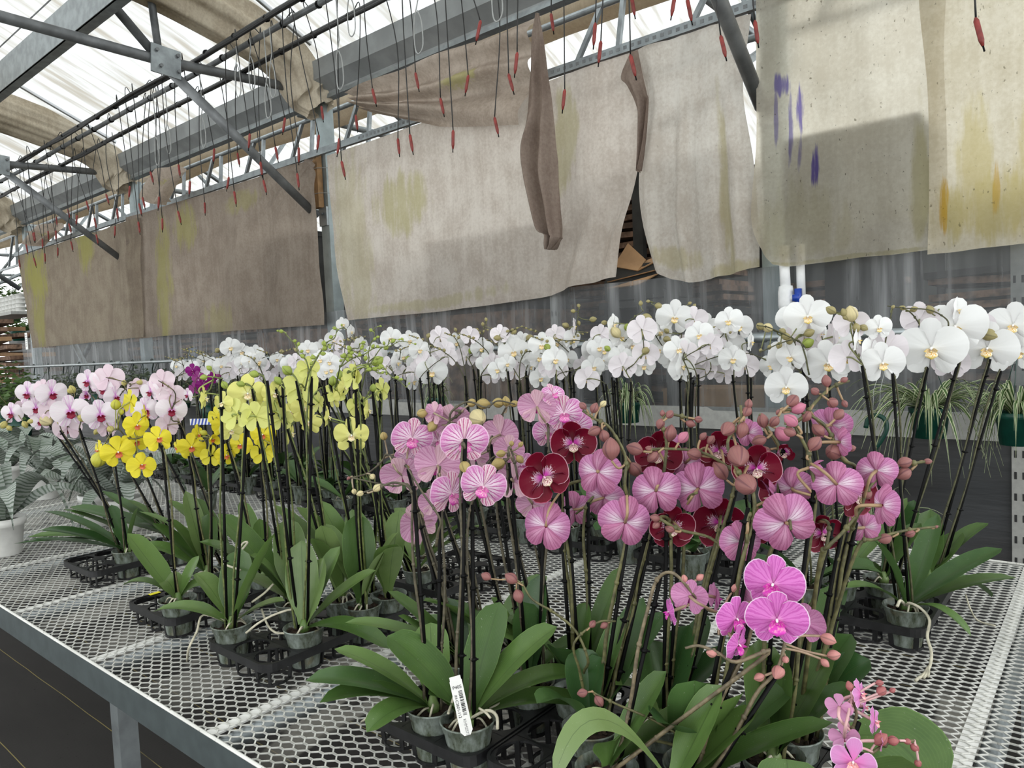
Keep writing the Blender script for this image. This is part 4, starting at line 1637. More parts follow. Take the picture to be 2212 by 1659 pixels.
def spider(px, py, Y, r, label, n=70, L=(.14, .34), pot=True, hk=True, seed=1, low=None, group='spider plants hanging in green pots'):
    c = onY(px, py, Y)
    t = thing('spider_plant', label, 'spider plant', c, group)
    rg = random.Random(seed)
    k = r / .065
    b = MB()
    b.lathe([(.048 * k, -.105 * k), (.050 * k, -.105 * k), (.060 * k, -.02 * k), (.065 * k, -.018 * k), (.066 * k, 0), (.061 * k, 0), (.058 * k, -.012 * k), (.0005, -.014 * k)], 26)
    b.lathe([(.0005, -.105 * k), (.048 * k, -.105 * k)], 26)
    b.obj('pot', [MAT['green_pot']], t)
    b = MB()
    for i in range(n):
        a = rg.uniform(0, 2 * PI)
        ribbon(b, Vector((math.cos(a) * .02, math.sin(a) * .02, -.005)), a, rg.uniform(*L) * rg.uniform(.5, 1), rg.uniform(.04, .17), rg.uniform(.05, .34), rg.uniform(.009, .015), rg)
    b.obj('foliage', [SPM], t)
    if hk:
        b = MB()
        hz = PZ_ - c.z
        for a in (.4, 2.5, 4.6):
            b.tube([(.064 * k * math.cos(a), .064 * k * math.sin(a), -.005), (.012 * math.cos(a), .012 * math.sin(a), hz * .62), (0, 0, hz * .70)], .0016, 4)
        b.tube([(0, 0, hz * .68), (0, 0, hz * .95), (.02, PY_ - c.y, hz + .022), (0, PY_ - c.y + .02, hz)], .004, 6)
        b.obj('hanger', [MAT['hook_green']], t)
    return t


spider(2198, 890, 3.25, .075, 'spider plant in a dark green pot at the right picture edge', 80, seed=3, L=(.12, .26))
spider(2008, 880, 3.30, .075, 'bushiest spider plant, long striped leaves trailing, left of the one at the right edge', 110, seed=5, L=(.22, .46))
spider(1357, 868, 3.36, .068, 'spider plant in a green pot hanging behind the middle white orchid stakes', 60, seed=8, L=(.10, .20))
spider(942, 858, 3.36, .068, 'small spider plant in a green pot behind the left white orchid stakes', 40, seed=11, L=(.08, .17))
spider(1880, 1130, 3.1, .07, 'spider plant hanging low behind the magenta backed orchids, only its leaf tips showing', 40, seed=15, hk=False, L=(.2, .36))
p = onY(1893, 925, 3.1)
hook(p, 'dark green basket hook hanging on thin wires above the low spider plant', 'hook_green', .03, (.07, p.z - onY(1880, 1130, 3.1).z), 1.75, None)
q = onY(1880, 640, 3.28)
t = thing('hanger_wire', 'pair of thin wires from which the lone green hook hangs', 'wire', p)
b = MB()
for sx in (-.012, .012):
    b.tube([(sx, 0, .05), (sx, .02, .15), (sx * .3, PY_ - p.y, PZ_ - p.z)], .0012, 4)
b.obj('strand', [MAT['wire']], t)

p = onY(1696, 560, 3.53)
t = thing('water_pipe', 'white plastic water pipe with a blue ball valve beside the right post', 'pipe', (p.x, 3.53, 0))
zt, zv, zb_ = onY(1696, 540, 3.53).z, onY(1700, 645, 3.53).z, onY(1692, 690, 3.53).z
b = MB()
b.tube([(-.006, 0, zt + .02), (0, 0, zv)], .024, 14)
b.tube([(0, 0, zv), (.004, 0, zb_ + .02), (.004, 0, zb_ - .0)], [.024, .024, .020], 14)
b.tube([(.06, .03, zt + .02), (.062, .03, zb_ + .07)], .020, 12)
b.obj('tube', [MAT['pvc']], t)
b = MB()
b.tube([(0, 0, zv + .06), (0, 0, zv + .03), (0, 0, zv - .03), (.0, 0, zv - .06)], [.031, .036, .036, .031], 14)
b.tube([(.004, 0, zb_ + .035), (.004, 0, zb_ + .015), (.004, 0, zb_ - .012)], [.03, .032, .02], 14)
b.tube([(0, 0, zv), (.045, -.01, zv)], .018, 10)
b.obj('valve_body', [MAT['pvc']], t)
b = MB()
b.box((.062, -.012, zv), (.026, .03, .085))
b.box((.055, -.012, zv), (.03, .04, .03))
b.obj('valve_handle', [MAT['blue']], t)

# signs and cards
def card(name, label, cat, p, w, h, yaw, mat, lines=(), tilt=0, text=None, txtcol=None):
    t = thing(name, label, cat, p)
    t.rotation_euler = (tilt, 0, yaw)
    b = MB()
    b.box((0, 0, 0), (w, .002, h))
    b.obj('card', [mat], t, False)
    if lines:
        b = MB()
        for (lx, lz, lw, lh) in lines:
            b.box((lx * w, -.0014, lz * h), (lw * w, .0008, lh * h))
        b.obj('print', [MAT['ink'] if txtcol is None else txtcol], t, False)
    if name == 'label_card':
        b = MB()
        b.tube([(0, .002, h * .4), (0, .004, ZB - p[2])], .0015, 5)
        b.obj('stick', [MAT['stake']], t)
    return t


def text(s, parent, loc, size, rot, mat):
    cu = bpy.data.curves.new('lettering', 'FONT')
    cu.body = s
    cu.size = size
    cu.align_x, cu.align_y = 'LEFT', 'CENTER'
    cu.extrude = .0002
    cu.materials.append(mat)
    tmp = bpy.data.objects.new('tmp', cu)
    COL.objects.link(tmp)
    me = bpy.data.meshes.new_from_object(tmp.evaluated_get(bpy.context.evaluated_depsgraph_get()))
    bpy.data.objects.remove(tmp)
    o = put('lettering', me, parent, loc)
    o.rotation_euler = rot
    return o


grey = plain('grey print', (.25, .25, .25), .6)
card('wall_sign', 'small white printed sign on the far left post', 'sign', onY(57, 737, WY - .02), .10, .24, 0, MAT['white_plastic'], [(0, .36 - i * .13, .6, .035) for i in range(6)], txtcol=grey)
card('label_card', 'small white label card hanging among the back row white orchids', 'label', onY(1046, 803, 2.55), .045, .055, .35, MAT['white_plastic'], [(0, .2, .6, .09), (0, -.02, .7, .09), (.05, -.24, .5, .09)], txtcol=grey)
card('wall_sign', 'small blue sign behind the film above the hook pipe', 'sign', onY(416, 762, WY + .15), .20, .10, 0, plain('blue sign', (.05, .10, .19), .5), [(0, 0, .5, .35)], txtcol=grey)
t = thing('plant_label', 'blue and white striped plant label behind the bright yellow orchids', 'label', onz(430, 1050, .98), None)
pp = dep(433, 911, 2.75)
t.location = pp
t.rotation_euler = (0, 0, .55)
b = MB()
b.box((0, 0, 0), (.085, .0015, .024))
b.obj('card', [MAT['white_plastic']], t, False)
b = MB()
for i in range(6):
    b.add([(-.040 + i * .014, -.0012, -.012), (-.033 + i * .014, -.0012, -.012), (-.026 + i * .014, -.0012, .012), (-.033 + i * .014, -.0012, .012)], [(0, 1, 2, 3)])
b.obj('stripe', [MAT['blue']], t, False)
b = MB()
b.tube([(.02, .002, 0), (.02, .004, ZB - pp.z)], .0015, 5)
b.obj('stick', [MAT['stake']], t)

# ================================================================== carrier trays
TRAY = None


def tray(cx, cy, rot, nx, ny, label, sticker=False, pitch=.108, z=ZB + .001):
    t = thing('carrier_tray', label, 'tray', (cx, cy, z), 'black pot carrier trays')
    t.rotation_euler = (0, 0, rot)
    hx, hy = nx * pitch / 2 + .004, ny * pitch / 2 + .004
    zt, hr = .058, .0412
    # deck plate with round holes: a ring of quads in every cell
    b = MB()
    seg = 24
    for i in range(nx):
        for j in range(ny):
            cx_, cy_ = (i - (nx - 1) / 2) * pitch, (j - (ny - 1) / 2) * pitch
            h = pitch / 2 + .0005
            vs, fs = [], []
            for k in range(seg):
                a = 2 * PI * k / seg
                c, s_ = math.cos(a), math.sin(a)
                m = 1 / max(abs(c), abs(s_))
                ox, oy = c * m * h, s_ * m * h
                gx, gy = cx_ + ox, cy_ + oy
                kx, ky = abs(gx) - (hx - .03), abs(gy) - (hy - .03)
                if kx > 0 and ky > 0 and math.hypot(kx, ky) > .029:
                    q_ = .029 / math.hypot(kx, ky)
                    ox, oy = math.copysign(hx - .03 + kx * q_, gx) - cx_, math.copysign(hy - .03 + ky * q_, gy) - cy_
                vs += [(cx_ + c * hr, cy_ + s_ * hr, zt), (cx_ + ox, cy_ + oy, zt), (cx_ + c * hr, cy_ + s_ * hr, zt - .004), (cx_ + ox, cy_ + oy, zt - .004)]
            for k in range(seg):
                a, c = 4 * k, 4 * ((k + 1) % seg)
                fs += [(a, a + 1, c + 1, c), (a + 2, c + 2, c + 3, a + 3), (a, c, c + 2, a + 2)]
            b.add(vs, fs)
    # rim with rounded corners
    rr = .03
    path = []
    for (sx, sy, a0) in ((1, 1, 0), (-1, 1, PI / 2), (-1, -1, PI), (1, -1, 1.5 * PI)):
        for k in range(5):
            a = a0 + k * PI / 8
            path.append((sx * (hx - rr) + rr * math.cos(a), sy * (hy - rr) + rr * math.sin(a)))
    n = len(path)
    vs = []
    for (x, y) in path:
        q = Vector((x, y)).normalized() * .006
        vs += [(x, y, zt + .002), (x, y, zt - .018), (x - q.x, y - q.y, zt + .002)]
    fs = []
    for k in range(n):
        a, c = 3 * k, 3 * ((k + 1) % n)
        fs += [(a, c, c + 1, a + 1), (a + 2, c + 2, c, a)]
    b.add(vs, fs)
    b.obj('deck', [MAT['black_plastic']], t, False)
    for i in range(nx):
        for j in range(ny):
            cx_, cy_ = (i - (nx - 1) / 2) * pitch, (j - (ny - 1) / 2) * pitch
            q = MB()
            q.lathe([(.034, 0), (.037, 0), (.037, .006), (.034, .006), (.034, 0)], 20, (cx_, cy_, 0))
            for k in range(4):
                a = PI / 4 + k * PI / 2
                q.bar((cx_ + .036 * math.cos(a), cy_ + .036 * math.sin(a), .003), (cx_ + .0418 * math.cos(a), cy_ + .0418 * math.sin(a), zt), .011, .003)
            q.obj('cup_cage', [MAT['black_plastic']], t, False)
    if sticker:
        b = MB()
        b.box((-hx - .0008, sticker[0], zt - .007), (.0015, .030, .020))
        b.box((-hx + .007, sticker[0], zt + .0028), (.016, .030, .0012))
        b.obj('sticker', [MAT['yellow']], t, False)

    def cell(i, j):
        v = Vector(((i - (nx - 1) / 2) * pitch, (j - (ny - 1) / 2) * pitch, 0))
        v.rotate(Matrix.Rotation(rot, 3, 'Z'))
        return Vector((cx, cy, 0)) + v
    return cell
# ================================================================== ORCHIDS
def pot_at(px, py):
    p = onz(px, py, ZB + .098)
    return p.x, p.y


def pdepth(P, z=1.32):
    return (Vector((P.o.x, P.o.y, z)) - CAM).dot(fwd)


def zone(plants, flowers, buds, jitter=.0):
    """hand each bloom to the nearest spike of the zone and set it at that plant's distance"""
    sp = []
    P = plants[0]
    for P in plants:
        for i, s in enumerate(P.spikes):
            for q in [s['top']] + s['path']:
                x, y, d = proj(q)
                sp.append((x, y, d, P, i))
    for f in flowers:
        x, y, w, yaw = f[:4]
        k = f[4] if len(f) > 4 else {}
        best = min(sp, key=lambda q: math.hypot(q[0] - x, (q[1] - y) * .8))
        if 'p' in k:
            best = min([q for q in sp if q[3] is plants[k['p']]], key=lambda q: math.hypot(q[0] - x, (q[1] - y) * .8))
        if 140 <= yaw <= 220 and P.var in ('burgundy', 'striped', 'paleyellow', 'pinkwhite'):
            yaw += R.uniform(-20, 20)
            k = dict(k, pitch=k.get('pitch', 6) + R.uniform(-14, 14))
        d = best[2] + k.get('dd', 0) + R.uniform(-jitter, jitter)
        best[3].flower_px(x, y, d, w, yaw, k.get('pitch', 6), k.get('roll', R.uniform(-10, 10)), best[4], k.get('half', False), k.get('var'))
    for b in buds:
        x, y, r = b[:3]
        kind = b[3] if len(b) > 3 else None
        dd = b[4] if len(b) > 4 else 0
        best = min(sp, key=lambda q: math.hypot(q[0] - x, q[1] - y))
        best[3].bud_px(x, y, best[2] + dd, r, best[4], kind)


# trays, all squared up with the bench
TP = .088


def tray_at(x1, y0, nx, ny, label, sticker=False):
    """x1 right edge, y0 front edge"""
    return tray(x1 - nx * TP / 2 - .004, y0 + ny * TP / 2 + .004, 0, nx, ny, label, sticker, TP)


tA = tray_at(-1.455, .842, 3, 5, 'front left carrier tray with two empty rings and a yellow sticker, holding pale yellow orchids', (-.125,))
tE = tray_at(-.832, .842, 3, 4, 'carrier tray at the bench front holding the pink striped orchids')
tL = tray_at(-2.60, .905, 3, 4, 'carrier tray at the far left holding the blush white orchids')
t3 = tray_at(-1.93, .85, 3, 4, 'carrier tray holding the bright yellow orchids at the bench front edge', (-.10,))
tW = tray_at(-.335, 1.82, 3, 5, 'carrier tray at the right bench end holding the largest white orchids')
tF = tray_at(-.555, .86, 3, 4, 'carrier tray hidden under the magenta backed orchids')
tG = tray_at(-.275, .86, 3, 4, 'carrier tray at the right front corner under the small pink orchids')
tM = tray_at(-1.47, 1.40, 3, 4, 'carrier tray behind the pale yellow orchids')
tB = [tray_at(-.86 - i * .46, 2.02, 4, 6, f'carrier tray in the back row of white orchids, {ordn(i + 1)} from the right post') for i in range(9)]

# ---- pale yellow
C1 = Plant('paleyellow', *tA(0, 0)[:2], 'pale yellow orchid in the pot left of the two empty tray rings')
C2 = Plant('paleyellow', *tA(2, 1)[:2], 'pale yellow orchid in the pot just right of the two empty tray rings')
C3 = Plant('paleyellow', *tA(2, 3)[:2], 'rightmost pale yellow orchid, one bloom facing forward low beside the stakes')
C4 = Plant('paleyellow', *tA(0, 2)[:2], 'pale yellow orchid behind the left front pot of the tray, with white aerial roots')
C5 = Plant('paleyellow', *tA(1, 4)[:2], 'pale yellow orchid at the back of the tray with two empty rings')
C6 = Plant('paleyellow', *tA(1, 3)[:2], 'pale yellow orchid in the middle of its tray, hidden but for its stakes and leaves')
C7 = Plant('paleyellow', *tA(2, 4)[:2], 'pale yellow orchid in the back right cell of the tray with empty rings')
C8 = Plant('paleyellow', *tM(1, 0)[:2], 'pale yellow orchid in the tray behind the one with empty rings, right of two')
C9 = Plant('paleyellow', *tM(0, 1)[:2], 'pale yellow orchid in the tray behind the one with empty rings, left of two')
for P_, xs in ((C6, (640, 596)), (C7, (805, 778)), (C8, (735, 712)), (C9, (655, 688))):
    for x_ in xs:
        P_.spike_px(x_, R.uniform(815, 850), pdepth(P_), (R.uniform(-.015, .015), 0))
    P_.leaves(5, mat=R.choice((MAT['leaf_light'], MAT['leaf'])), L=(.18, .25), el=(.5, 1.2))
C1.spike_px(477, 819, None or pdepth(C1), (-.008, -.012))
C1.spike_px(533, 905, pdepth(C1), (.015, -.01))
C2.spike_px(577, 822, pdepth(C2), (-.015, 0))
C2.spike_px(673, 813, pdepth(C2), (.005, 0))
C3.spike_px(767, 812, pdepth(C3), (.0, .0))
C3.spike_px(752, 900, pdepth(C3), (.02, -.01))
C4.spike_px(610, 830, pdepth(C4), (.0, .0))
C4.spike_px(545, 840, pdepth(C4), (-.02, .0))
C5.spike_px(700, 835, pdepth(C5), (-.01, .0))
C5.spike_px(822, 850, pdepth(C5), (.01, .0))
zone([C1, C2, C3, C4, C5, C6, C7, C8, C9],
     [(535, 850, 83, 0, dict(pitch=0)), (513, 896, 70, 165), (553, 900, 65, 190), (593, 850, 55, 20), (651, 835, 83, 170), (443, 860, 50, 75), (629, 889, 52, -15), (629, 936, 52, 70), (669, 911, 55, -30), (709, 900, 46, 80), (727, 846, 52, 150),
      (759, 940, 76, 0, dict(p=2, pitch=4)), (763, 815, 58, 140), (770, 875, 52, -150), (769, 806, 48, 100), (827, 842, 52, 130), (796, 886, 45, 75), (718, 860, 48, -60), (665, 795, 50, 180), (608, 905, 50, 160), (690, 870, 48, 120), (480, 870, 50, -40), (585, 885, 60, 200),
      (500, 930, 50, 10, dict(dd=.05)), (745, 835, 45, 60), (655, 880, 55, 30)],
     [(549, 808, 9, 'green'), (520, 830, 8, 'green'), (620, 800, 11, 'green'), (600, 822, 9, 'green'), (719, 823, 10, 'green'), (735, 810, 9, 'green'), (816, 780, 12, 'green'), (768, 865, 8, 'green'), (806, 838, 8, 'green'), (485, 832, 8, 'green'), (440, 815, 7, 'green'), (452, 795, 6, 'green')])
# branching bud sprays of the pale yellow plants
for P, x0, y0, tipsx in ((C2, 668, 800, [(607, 712), (745, 705), (720, 742)]), (C3, 790, 800, [(815, 703), (856, 730), (842, 806), (877, 834)]), (C5, 735, 790, [(890, 737), (790, 742), (770, 760)])):
    for (tx, ty) in tipsx:
        d0 = pdepth(P) - .03
        n = 7
        pth = []
        for i in range(n):
            u = i / (n - 1)
            pth.append((x0 + (tx - x0) * u + 3 * math.sin(i * 2.1), y0 + (ty - y0) * u - 10 * math.sin(PI * u) + 3 * (-1) ** i, d0))
        i_ = P.spike_px(x0, y0, d0, stake=False, path=pth, thick=.0017)
        P.spikes[i_]['a'] = dep(x0 - 10, y0 + 45, d0)
        for j in range(1, n):
            x, y, _ = pth[j]
            P.bud_px(x + R.choice((-7, 7)), y + R.uniform(-9, 3), d0, R.uniform(3.2, 5.5) if j < n - 1 else 2.6, i_, 'green')
for P, lst in ((C1, [(331, 1322, .02, .058, .045), (423, 1238, .03, .06, .03), (593, 1152, -.05, .055, .0), (615, 1298, .0, .05, .02), (520, 1185, .06, .07, .0)]),
               (C2, [(651, 1167, .04, .065, .0), (700, 1205, .03, .085, -.01), (812, 1232, .02, .055, .02), (841, 1402, -.06, .05, .06), (735, 1180, .05, .07, .01)]),
               (C3, [(770, 1110, .0, .07, .02), (860, 1150, .02, .07, .02), (830, 1190, -.03, .06, .01), (700, 1130, .05, .06, .02)]),
               (C4, [(470, 1110, .0, .085, .02), (540, 1200, -.05, .06, .03), (620, 1120, .03, .07, .02), (490, 1230, .03, .05, .02)]),
               (C5, [(640, 1095, .0, .07, .02), (760, 1100, .05, .065, .02), (690, 1080, .05, .06, .0), (590, 1090, .03, .06, .0)])):
    for (x, y, dd, w_, ar) in lst:
        d = (P.crown - CAM).dot(fwd) + dd
        P.leaf_px(x, y, d, w_ * 1.2, ar, R.uniform(-.15, .15), MAT['leaf_light'] if R.random() < .45 else MAT['leaf'])
    P.crown_mesh()
C1.root_w([C1.crown, dep(440, 1328, 1.80), dep(425, 1365, 1.76), dep(408, 1400, 1.72), onz(404, 1428, ZB + .004)])
C2.root_w([C2.crown, dep(640, 1318, 1.76), dep(600, 1325, 1.75), dep(560, 1345, 1.74), dep(531, 1368, 1.73)])
C2.root_w([dep(565, 1315, 1.82), dep(578, 1350, 1.80), dep(595, 1366, 1.78), dep(618, 1368, 1.77)])
C4.root_w([dep(505, 1240, 1.85), dep(520, 1180, 1.87), dep(535, 1172, 1.87), dep(510, 1200, 1.85), dep(480, 1215, 1.84), dep(520, 1232, 1.82)])
C4.root_w([dep(560, 1290, 1.83), dep(545, 1300, 1.80), dep(570, 1282, 1.80), dep(590, 1262, 1.82)])

# ---- bright yellow
Y1 = Plant('yellow', *t3(2, 0)[:2], 'bright yellow orchid with red lipped blooms leaning left, in the front edge tray')
Y2 = Plant('yellow', *t3(0, 2)[:2], 'bright yellow orchid left of the pale yellow ones, its blooms lower and partly hidden')
Y3 = Plant('yellow', *t3(2, 3)[:2], 'bright yellow orchid whose blooms show between the pale yellow orchid stakes')
Y1.spike_px(350, 962, pdepth(Y1, 1.2), (.0, .0))
Y2.spike_px(408, 985, pdepth(Y2, 1.2), (.0, .0))
Y2.spike_px(455, 960, pdepth(Y2, 1.2), (.02, .0))
Y3.spike_px(490, 950, pdepth(Y3, 1.2), (.0, .0))
Y3.spike_px(560, 960, pdepth(Y3, 1.2), (.02, .0))
zone([Y1, Y2, Y3],
     [(255, 976, 69, 5, dict(p=0)), (213, 972, 44, -70, dict(p=0)), (295, 918, 56, 25, dict(p=0)), (293, 953, 56, 20, dict(p=0, dd=.04)), (342, 947, 58, 15, dict(p=0, pitch=-15)), (306, 1005, 60, 15, dict(p=0, pitch=-20, dd=.02)), (282, 868, 52, 120, dict(p=0)), (315, 897, 46, 100, dict(p=0, dd=.04)),
      (414, 965, 58, 0), (383, 966, 34, -60), (427, 938, 44, 60, dict(dd=.04)), (459, 948, 40, 20, dict(half=True)), (488, 983, 48, 30), (568, 938, 55, -10), (568, 978, 52, 170), (456, 985, 46, 170), (481, 916, 52, 40), (520, 960, 50, -20), (590, 960, 44, 80), (470, 900, 44, 150)],
     [(213, 993, 17, 'yellow'), (250, 874, 11, 'yellow'), (440, 935, 7, 'yellow'), (262, 890, 6, 'yellow')])
for P, lst in ((Y1, [(275, 1152, .0, .088, .0), (266, 1264, -.03, .06, .05), (355, 1255, .0, .085, .03), (445, 1262, .02, .05, .03), (430, 1200, .05, .06, .0)]), (Y2, [(330, 1130, .05, .065, .02), (400, 1060, .0, .07, .0), (450, 1110, .03, .07, .02), (310, 1175, 0, .06, .03), (365, 1120, 0, .06, .02)]), (Y3, [(470, 1130, .0, .07, .02), (560, 1120, .0, .06, .0), (430, 1170, .0, .06, .03), (520, 1080, .06, .06, .0)])):
    for (x, y, dd, w_, ar) in lst:
        P.leaf_px(x, y, (P.crown - CAM).dot(fwd) + dd, w_, ar, R.uniform(-.2, .2), R.choice((MAT['leaf'], MAT['leaf_light'], MAT['leaf'])))
    P.crown_mesh()

# ---- blush white with crimson lips
L1 = Plant('pinkwhite', *tL(2, 1)[:2], 'blush white orchid with crimson lips in the right front pot of the far left tray')
L2 = Plant('pinkwhite', *tL(1, 2)[:2], 'blush white orchid with crimson lips at the left picture edge, its spike leaning left')
L3 = Plant('pinkwhite', *tL(2, 3)[:2], 'blush white orchid with crimson lips, topmost of the far left cluster')
L4 = Plant('pinkwhite', *t3(0, 3)[:2], 'blush white orchid with crimson lips between the far left cluster and the bright yellow orchids')
L1.spike_px(172, 925, pdepth(L1, 1.25), (-.01, 0))
L1.spike_px(239, 936, pdepth(L1, 1.25), (.015, 0))
L2.spike_px(130, 930, pdepth(L2, 1.25), (-.01, 0))
L2.spike_px(105, 915, pdepth(L2, 1.25) + .05, (.01, 0))
L3.spike_px(215, 905, pdepth(L3, 1.25), (0, 0))
L3.spike_px(260, 890, pdepth(L3, 1.25), (.01, 0))
L4.spike_px(320, 912, pdepth(L4, 1.25), (-.01, 0))
L4.spike_px(385, 910, pdepth(L4, 1.25), (.01, 0))
zone([L1, L2, L3, L4],
     [(60, 850, 52, -30), (25, 893, 46, -35), (92, 837, 36, 170), (112, 850, 60, 20), (78, 882, 48, -10), (112, 886, 48, 160), (152, 889, 70, 0, dict(p=0)), (190, 824, 52, -40), (235, 817, 60, 165), (188, 853, 36, -20, dict(half=True)), (224, 842, 46, -40), (217, 897, 66, 5, dict(p=0)),
      (250, 857, 46, 20), (315, 886, 54, 0), (351, 824, 52, 165), (325, 846, 46, -40), (369, 853, 54, 170), (371, 886, 60, 0), (405, 853, 30, -50), (87, 911, 38, -20), (145, 925, 54, 175, dict(dd=.06)), (362, 918, 48, 175), (300, 838, 44, 150), (55, 880, 40, 170, dict(dd=.05)), (270, 880, 46, 170, dict(dd=.05)), (230, 925, 40, 190, dict(dd=.05))],
     [(8, 918, 8), (54, 917, 7), (68, 910, 7), (100, 908, 14, 'cream'), (130, 911, 7), (178, 903, 9), (222, 908, 9), (156, 841, 8), (268, 827, 6), (303, 825, 7), (208, 933, 6), (239, 927, 8), (150, 845, 5), (20, 925, 6)])
for P, lst in ((L1, [(95, 1105, .02, .075, .04), (87, 1145, .0, .055, .04), (298, 1095, .0, .055, .0), (240, 1090, .03, .05, .0), (60, 1165, .05, .05, .02)]), (L2, [(60, 1160, .0, .06, .03), (135, 1100, .0, .05, .02), (30, 1175, -.05, .05, .02)]), (L3, [(275, 1080, .0, .06, .02), (150, 1095, .02, .07, .03), (220, 1060, .0, .06, 0), (300, 1130, 0, .05, .03)]), (L4, [(300, 1105, .0, .06, .03), (360, 1080, .0, .07, .03), (420, 1075, .0, .06, .02)])):
    for (x, y, dd, w_, ar) in lst:
        P.leaf_px(x, y, (P.crown - CAM).dot(fwd) + dd, w_, ar, R.uniform(-.2, .2), MAT['leaf_dark'] if R.random() < .6 else MAT['leaf'])
    P.crown_mesh()

# ---- far purple
Q1 = Plant('purple', -3.45, 1.75, 'deep purple orchid far back between the blush and the pale yellow orchids')
Q1.spike_px(432, 850, pdepth(Q1, 1.3), (0, 0))
zone([Q1], [(416, 800, 30, -10), (438, 831, 30, 20), (420, 839, 28, 150), (459, 817, 28, 40), (428, 815, 28, 160)], [(472, 812, 5)])
Q1.leaves(4, mat=MAT['leaf_dark'])

# ---- striped pink
E1 = Plant('striped', *tE(2, 0)[:2], 'pink striped orchid in the frontmost pot, with a white barcode label in the pot')
E2 = Plant('striped', *tE(1, 0)[:2], 'pink striped orchid in the pot left of the one with the barcode label')
E3 = Plant('striped', *tE(2, 2)[:2], 'pink striped orchid behind the barcode labelled pot, its blooms to the upper right')
E4 = Plant('striped', *tE(0, 2)[:2], 'pink striped orchid at the left of its tray, with a bloom hanging lowest')
E5 = Plant('striped', *tE(1, 3)[:2], 'pink striped orchid at the back of its tray with green buds arching above')
E6 = Plant('striped', *tE(0, 3)[:2], 'pink striped orchid in the back left cell of its tray, mostly hidden by the others')
E7 = Plant('striped', *tE(2, 3)[:2], 'pink striped orchid in the back right cell of its tray, mostly hidden by the others')
d1, d2, d3, d4, d5 = (pdepth(P, 1.25) for P in (E1, E2, E3, E4, E5))
for P_, xs in ((E6, (925, 968)), (E7, (1140, 1075))):
    for x_ in xs:
        P_.spike_px(x_, R.uniform(985, 1040), pdepth(P_, 1.25), (R.uniform(-.015, .015), 0), thick=.003)
    P_.leaves(4, L=(.16, .2))
E1.spike_px(1005, 948, d1, (-.018, -.006), thick=.003)
E1.spike_px(1020, 1090, d1 + .02, (.012, .0), thick=.003)
E2.spike_px(893, 1050, d2, (-.01, 0), thick=.003)
E2.spike_px(950, 1060, d2 + .04, (.01, 0), thick=.003)
E3.spike_px(1100, 1000, d3, (.0, 0), thick=.003)
E3.spike_px(1180, 965, d3 + .03, (.015, 0), thick=.003)
E4.spike_px(880, 1010, d4 + .02, (.0, 0), thick=.003)
E4.spike_px(900, 1100, d4, (-.012, 0), thick=.003)
E5.spike_px(985, 920, d5, (-.01, 0), thick=.003)
E5.spike_px(1060, 960, d5, (.01, 0), thick=.003)
zone([E1, E2, E3, E4, E5],
     [(890, 947, 86, 8, dict(p=3, dd=-.02, roll=-12)), (868, 1026, 88, 165, dict(p=3, pitch=-5)), (945, 1005, 96, 170, dict(p=1, roll=20)), (1003, 954, 100, 8, dict(p=0, dd=.035, roll=-4)), (978, 911, 88, 175, dict(p=4, pitch=-15)), (1082, 938, 84, 160, dict(p=4, pitch=-5)),
      (1044, 1051, 97, 0, dict(p=0, dd=-.03, roll=-22)), (975, 1066, 96, 38, dict(p=1, dd=-.04, roll=-14)), (1110, 1040, 78, 175, dict(p=2)), (900, 1128, 92, 195, dict(p=3, dd=.03, roll=-25)), (1160, 878, 80, 170, dict(p=2, pitch=-8)), (1218, 893, 80, 5, dict(p=2)), (1195, 852, 52, 25, dict(p=2, pitch=-25)),
      (1243, 922, 72, 0, dict(p=2, dd=.03)), (940, 893, 52, 150, dict(p=4)), (1100, 970, 64, 180, dict(p=2, dd=.06)), (1150, 1088, 66, 165, dict(p=2)), (945, 952, 62, 30, dict(p=4, dd=.06)), (880, 990, 54, 20, dict(p=3, dd=.06)), (1184, 935, 64, 10, dict(p=2, dd=.05)), (1025, 985, 60, 175, dict(p=4, dd=.05)), (935, 1085, 60, 175, dict(p=1, dd=.06)), (1200, 905, 56, 150, dict(p=2, dd=.06)), (1125, 1005, 60, 20, dict(p=2, dd=.08)), (1085, 1010, 58, 160, dict(p=4, dd=.06))],
     [(1019, 870, 10), (1044, 872, 13), (1076, 870, 12), (1093, 867, 10), (1111, 872, 8), (911, 893, 11), (934, 921, 12), (829, 942, 9), (1004, 1009, 13), (1076, 1002, 14), (1123, 992, 9), (1032, 902, 20, 'cream', -.04), (880, 1004, 9), (1082, 980, 9), (1125, 960, 6), (1105, 958, 6), (805, 1030, 7, 'cream'), (815, 1054, 9, 'cream'), (778, 1066, 7, 'cream'), (765, 1062, 6, 'cream'), (753, 1033, 4, 'burgundy')])
for sp_, pth in (((E5, d5 - .05), [(975, 890), (1010, 868), (1050, 880), (1075, 866), (1112, 873)]), ((E5, d5 - .02), [(1050, 1010), (1070, 985), (1110, 985), (1130, 992)]), ((E4, d4 - .05), [(905, 1120), (885, 1050), (855, 1050), (820, 1045), (760, 1032)]), ((E2, d2 - .05), [(950, 1120), (910, 1060), (877, 1005)])):
    P, dd = sp_
    i_ = P.spike_px(pth[0][0], pth[0][1], dd, stake=False, path=[(x, y, dd) for x, y in pth[1:]], thick=.0024)
    P.spikes[i_]['a'] = dep(pth[0][0] - 8, pth[0][1] + 60, dd + .02)
ed = lambda P: (P.crown - CAM).dot(fwd)
